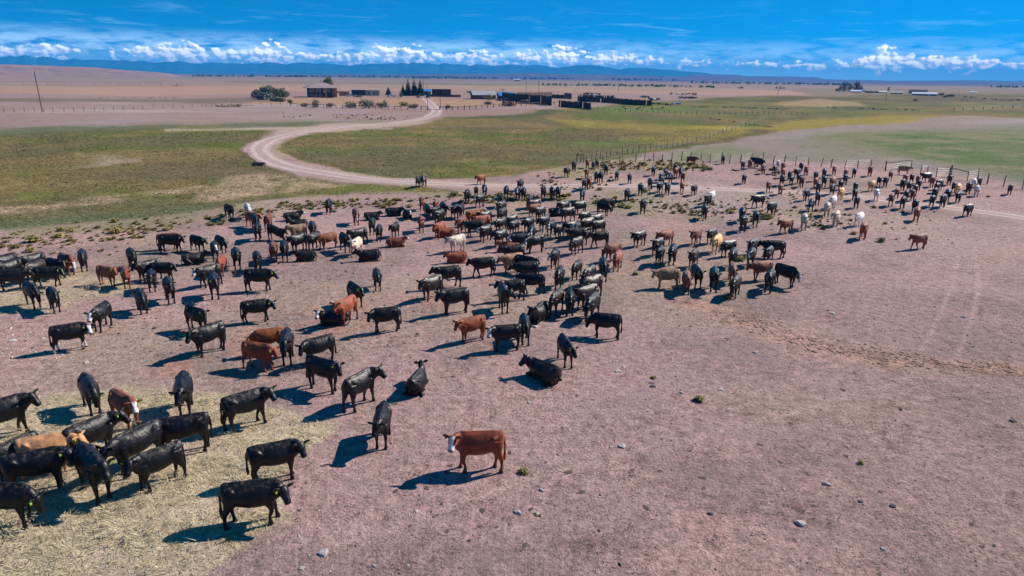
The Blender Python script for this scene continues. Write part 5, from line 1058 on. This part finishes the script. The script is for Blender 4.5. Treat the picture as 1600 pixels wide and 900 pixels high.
brush_band('rabbitbrush_cover', [(0, 240, 362, 345, 28, 300, 4, 14), (240, 480, 345, 318, 18, 220, 4, 12), (440, 860, 316, 300, 14, 460, 4, 13), (860, 1100, 300, 322, 16, 280, 4, 13), (1080, 1330, 312, 330, 30, 300, 4, 11), (940, 1120, 250, 252, 16, 300, 4, 12), (1120, 1240, 250, 262, 20, 80, 3, 8), (840, 960, 262, 258, 36, 120, 3, 10), (1000, 1110, 285, 290, 30, 120, 3, 8), (1150, 1250, 290, 295, 25, 80, 3, 8), (0, 200, 372, 362, 40, 120, 3, 10), (1250, 1500, 300, 330, 60, 120, 3, 7), (440, 640, 176, 181, 8, 120, 2, 6), (322, 396, 164, 162, 5, 120, 2, 6), (960, 1040, 165, 166, 6, 60, 2, 6)], 3)

# ------------------------------------------------------------------ stones
def stone_mesh(seed):
    rs = random.Random(seed); bm = bmesh.new(); bmesh.ops.create_icosphere(bm, subdivisions=2, radius=1)
    for v in bm.verts:
        n = 1 + .22 * math.sin(v.co.x * 3 + seed) * math.cos(v.co.y * 4 + seed * 2) + rs.uniform(-.10, .10); v.co *= n; v.co.z *= .45
    me = bpy.data.meshes.new('stone'); bm.to_mesh(me); bm.free(); return me
ST = [stone_mesh(i) for i in range(4)]
def stone(px, py, wpx, m, label, cat='stone', name='stone'):
    p = at(px, py); s = wpx * mpp(p) / 2; o = bpy.data.objects.new(name, random.choice(ST)); COL.objects.link(o)
    if not o.data.materials: o.data.materials.append(M['stone'])
    o.material_slots[0].link = 'OBJECT'; o.material_slots[0].material = m
    o.location = (p.x, p.y, p.z + s * .1); o.scale = (s, s * random.uniform(.6, 1), s); o.rotation_euler = (0, 0, random.uniform(0, 6)); tag(o, label, cat, 'loose stones on the bare pasture')
SL = [(506, 864, 17, 's', 'large pale stone at the bottom below the two hay edge cows'), (471, 888, 9, 's', 'pale stone left of and below the large one'), (483, 868, 6, 's', 'pebble left of the large pale stone'), (584, 884, 8, 's', 'grey stone right of the large pale stone'), (638, 884, 6, 's', 'small stone far right of the large pale stone'), (809, 801, 14, 's', 'pale flaky stone below the yellow tuft'), (840, 803, 9, 's', 'smaller stone beside the pale flaky stone'), (846, 766, 9, 's', 'pale stone right of the white faced red cow'), (1251, 819, 17, 's', 'biggest grey stone on the lower right dirt'), (1110, 803, 10, 'd', 'dark stone on the lower right dirt'), (1395, 791, 11, 'd', 'dark stone at the far lower right'), (1345, 784, 8, 'd', 'small dark stone left of the far lower right one'), (1380, 858, 9, 's', 'pale stone near the bottom right'), (955, 699, 8, 's', 'left stone of the white pair beside the red cow'), (972, 697, 13, 's', 'right stone of the white pair beside the red cow'), (1065, 614, 8, 's', 'pale stone left of the single yellow tuft'), (1020, 604, 10, 'd', 'dark stone below the tiny tuft'), (1126, 609, 9, 's', 'flat stone right of the single yellow tuft'), (1181, 551, 9, 's', 'flat pale stone above the scuffed bank'), (1301, 490, 8, 's', 'flat pale stone behind the scuffed bank'), (1506, 496, 8, 's', 'pale stone between the wheel tracks'), (1292, 757, 14, 's', 'long flat pale stone below the tiny yellow tuft'), (837, 511, 9, 's', 'white stone beside the lying black cow of the pack'), (974, 573, 7, 's', 'small white stone right of the resting cow'), (965, 580, 10, 's', 'grey stone right of the resting cow'), (135, 567, 10, 's', 'flat white scrap left of the knot of cows'), (827, 629, 7, 's', 'small white stone below the resting cow'), (20, 533, 12, 's', 'pale crumbled stones at the left edge'), (1582, 658, 10, 'd', 'dark stone at the right edge'), (1408, 640, 8, 'd', 'dark clod below the wheel tracks')]
for x, y, wpx, k, lb in SL: stone(x, y, wpx, M['stone'] if k == 's' else M['stoned'], lb)
def scatter(name, zones, m, seed, kind='stuff', shape='chip'):
    rs = random.Random(seed); mb = MB()
    for (x0, x1, y0, y1, n, lo, hi) in zones:
        for _ in range(n):
            x, y = rs.uniform(x0, x1), y0 + (y1 - y0) * rs.random(); p = at(x, y); s = rs.uniform(lo, hi) * (1.6 if rs.random() < .08 else 1)
            a = rs.uniform(0, 6.28); ca, sa = math.cos(a) * s, math.sin(a) * s; hgt = s * rs.uniform(.35, .7)
            b = Vector((p.x, p.y, p.z - .01)); q = rs.uniform(.5, .9)
            mb.add([b + Vector((ca, sa, 0)), b + Vector((-sa * q, ca * q, 0)), b + Vector((-ca, -sa, 0)), b + Vector((sa * q, -ca * q, 0)), b + Vector((ca * .3, sa * .2, hgt)), b + Vector((-ca * .4, -sa * .2, hgt * .8))], [(0, 1, 4), (1, 5, 4), (1, 2, 5), (2, 3, 5), (3, 4, 5), (3, 0, 4)])
    o = mb.build(name, m); o['kind'] = kind; return o
scatter('dung', [(-100, 1700, 400, 930, 1300, .02, .075), (500, 1600, 470, 560, 250, .04, .10), (0, 700, 380, 560, 500, .05, .14)], M['stoned'], 1)
scatter('gravel', [(960, 1160, 300, 335, 420, .06, .16), (1040, 1130, 262, 290, 120, .07, .17), (1080, 1550, 300, 360, 500, .05, .14), (0, 1600, 360, 900, 1200, .02, .06), (0, 120, 505, 560, 140, .04, .10)], M['stone'], 2)
# ------------------------------------------------------------------ straw on the hay patches, dry grass stubble
def blades(name, test, n, m, seed, L, box, lay=True, wd=.012, cl=0):
    rs = np.random.RandomState(seed); x = rs.uniform(box[0], box[1], n); y = rs.uniform(box[2], box[3], n)
    px, py, f = proj(x, y, H(x, y)); k = (f > 2) & test(px, py, x, y, rs); x, y = x[k], y[k]; n = len(x)
    z = H(x, y); a = rs.uniform(0, 6.283, n) if not cl else fbm(x / .9, y / .9, 2, 7) * 18 + rs.normal(0, .6, n)
    tilt = rs.uniform(-.15, .5, n) if lay else rs.uniform(.7, 1.5, n); l = rs.uniform(L * .5, L * 1.3, n)
    dx_, dy_, dz_ = np.cos(a) * np.cos(tilt) * l, np.sin(a) * np.cos(tilt) * l, np.sin(tilt) * l
    sx_, sy_ = -np.sin(a) * wd, np.cos(a) * wd; z0 = z + (rs.uniform(0.0, 1, n) * .30 * smooth(.46, .72, fbm(x / 1.1, y / 1.1, 3, 3)) if lay else 0)
    V = np.stack([np.stack([x - sx_, y - sy_, z0 + .01], -1), np.stack([x + sx_, y + sy_, z0 + .01], -1), np.stack([x + dx_ + sx_ * .5, y + dy_ + sy_ * .5, z0 + dz_ + .02], -1)], 1).reshape(-1, 3)
    F = np.arange(n * 3).reshape(-1, 3); me = bpy.data.meshes.new(name); me.vertices.add(n * 3); me.vertices.foreach_set('co', V.ravel()); me.loops.add(n * 3); me.loops.foreach_set('vertex_index', F.ravel().astype(np.int32)); me.polygons.add(n); me.polygons.foreach_set('loop_start', (np.arange(n) * 3).astype(np.int32)); me.update(calc_edges=True); me.materials.append(m)
    o = bpy.data.objects.new(name, me); COL.objects.link(o); o['kind'] = 'stuff'; return o
m_straw = leaf_mat('straw', (.27, .22, .12), (.66, .56, .37), .7); m_stub = leaf_mat('dry_stubble', (.16, .12, .085), (.42, .32, .24), .9)
def hay_t(px, py, x, y, rs):
    n2 = fbm(x / 2.2, y / 2.2, 3, 3); n8 = fbm(x / 8, y / 8, 4, 2)
    return (np.maximum(poly_mask(px + (n2 - .5) * 60, py + (n8 - .5) * 50 + (n2 - .5) * 22, HAY1, 9, .8), poly_mask(px, py + (n2 - .5) * 14, HAY2, 6, .6) * .5) * (.10 + .90 * smooth(.34, .58, n2 * .6 + fbm(x / .8, y / .8, 2, 77) * .4))) > rs.uniform(0, 1, len(px))
blades('straw', hay_t, 270000, m_straw, 1, .26, (-34, 2, 12, 52), True, .011, 1)
blades('dry_grass', lambda px, py, x, y, rs: (py > 400) & (fbm(x / 1.7, y / 1.7, 4, 19) > rs.uniform(.38, .75, len(px))), 130000, m_stub, 2, .12, (-30, 42, 12, 60), True, .014)
m_mead = leaf_mat('meadow_grass', (.11, .10, .038), (.27, .215, .095), .9)
blades('meadow_grass', lambda px, py, x, y, rs: (np.maximum(poly_mask(px, py, VAL_L, 2), poly_mask(px, py, VAL_R, 2)) * (fbm(x / 5, y / 5, 4, 23) > .44)) > .5, 160000, m_mead, 3, .42, (-110, 110, 50, 190), True, .07)
# ------------------------------------------------------------------ culvert end by the bend
s = Site('culvert', 405, 259, 'dark culvert mouth at the outer side of the road bend', 'culvert', -30); s.part('pipe', MB().tube([(-.9, 0, .2), (.9, 0, .28)], .28, 14), M['walld']); s.part('headwall', MB().box((0, -.3, .15), (1.9, .12, .4)), M['woodd'])
# ------------------------------------------------------------------ broken clods along the scuffed bank, matted dung patties
def clods(name, pts, n, spread, m, seed, lo, hi, zf=.7):
    rs = random.Random(seed); vv = [np.array([v.co[:] for v in me.vertices]) for me in ST[:3]]; ff = [tuple(p.vertices) for p in ST[0].polygons]; V = []; F = []; base = 0
    for _ in range(n):
        k = rs.random() * (len(pts) - 1); i = int(k); f = k - i; x = pts[i][0] + (pts[i + 1][0] - pts[i][0]) * f + rs.gauss(0, spread * 2); y = pts[i][1] + (pts[i + 1][1] - pts[i][1]) * f + rs.gauss(0, spread)
        p = at(x, y); s = rs.uniform(lo, hi) * (.5 + rs.random() ** 2); a = rs.uniform(0, 6.28); ca, sa = math.cos(a), math.sin(a); w3 = rs.choice(vv)
        V.append(np.stack([(w3[:, 0] * ca - w3[:, 1] * sa * .6) * s + p.x, (w3[:, 0] * sa + w3[:, 1] * ca * .6) * s + p.y, w3[:, 2] * s * zf + p.z], -1)); F += [tuple(base + q for q in t_) for t_ in ff]; base += len(w3)
    me = bpy.data.meshes.new(name); me.from_pydata(np.concatenate(V).tolist(), [], F); me.materials.append(m); o = bpy.data.objects.new(name, me); COL.objects.link(o); o['kind'] = 'stuff'; return o
m_clod = mat('dirt_clod', (.30, .18, .14), 1, .4, 2, .02)
clods('clods', [(1120, 487), (1200, 513), (1280, 538), (1380, 558), (1450, 566), (1600, 578)], 900, 6.5, m_clod, 3, .03, .13)
clods('dung_patties', [(100, 480), (300, 520), (500, 470), (700, 470), (800, 640), (600, 760), (760, 800), (1000, 720), (1200, 640), (1500, 800)], 200, 60, mat('dung_patty', (.085, .062, .05), 1, .4, 3, .01), 4, .07, .16, .22)
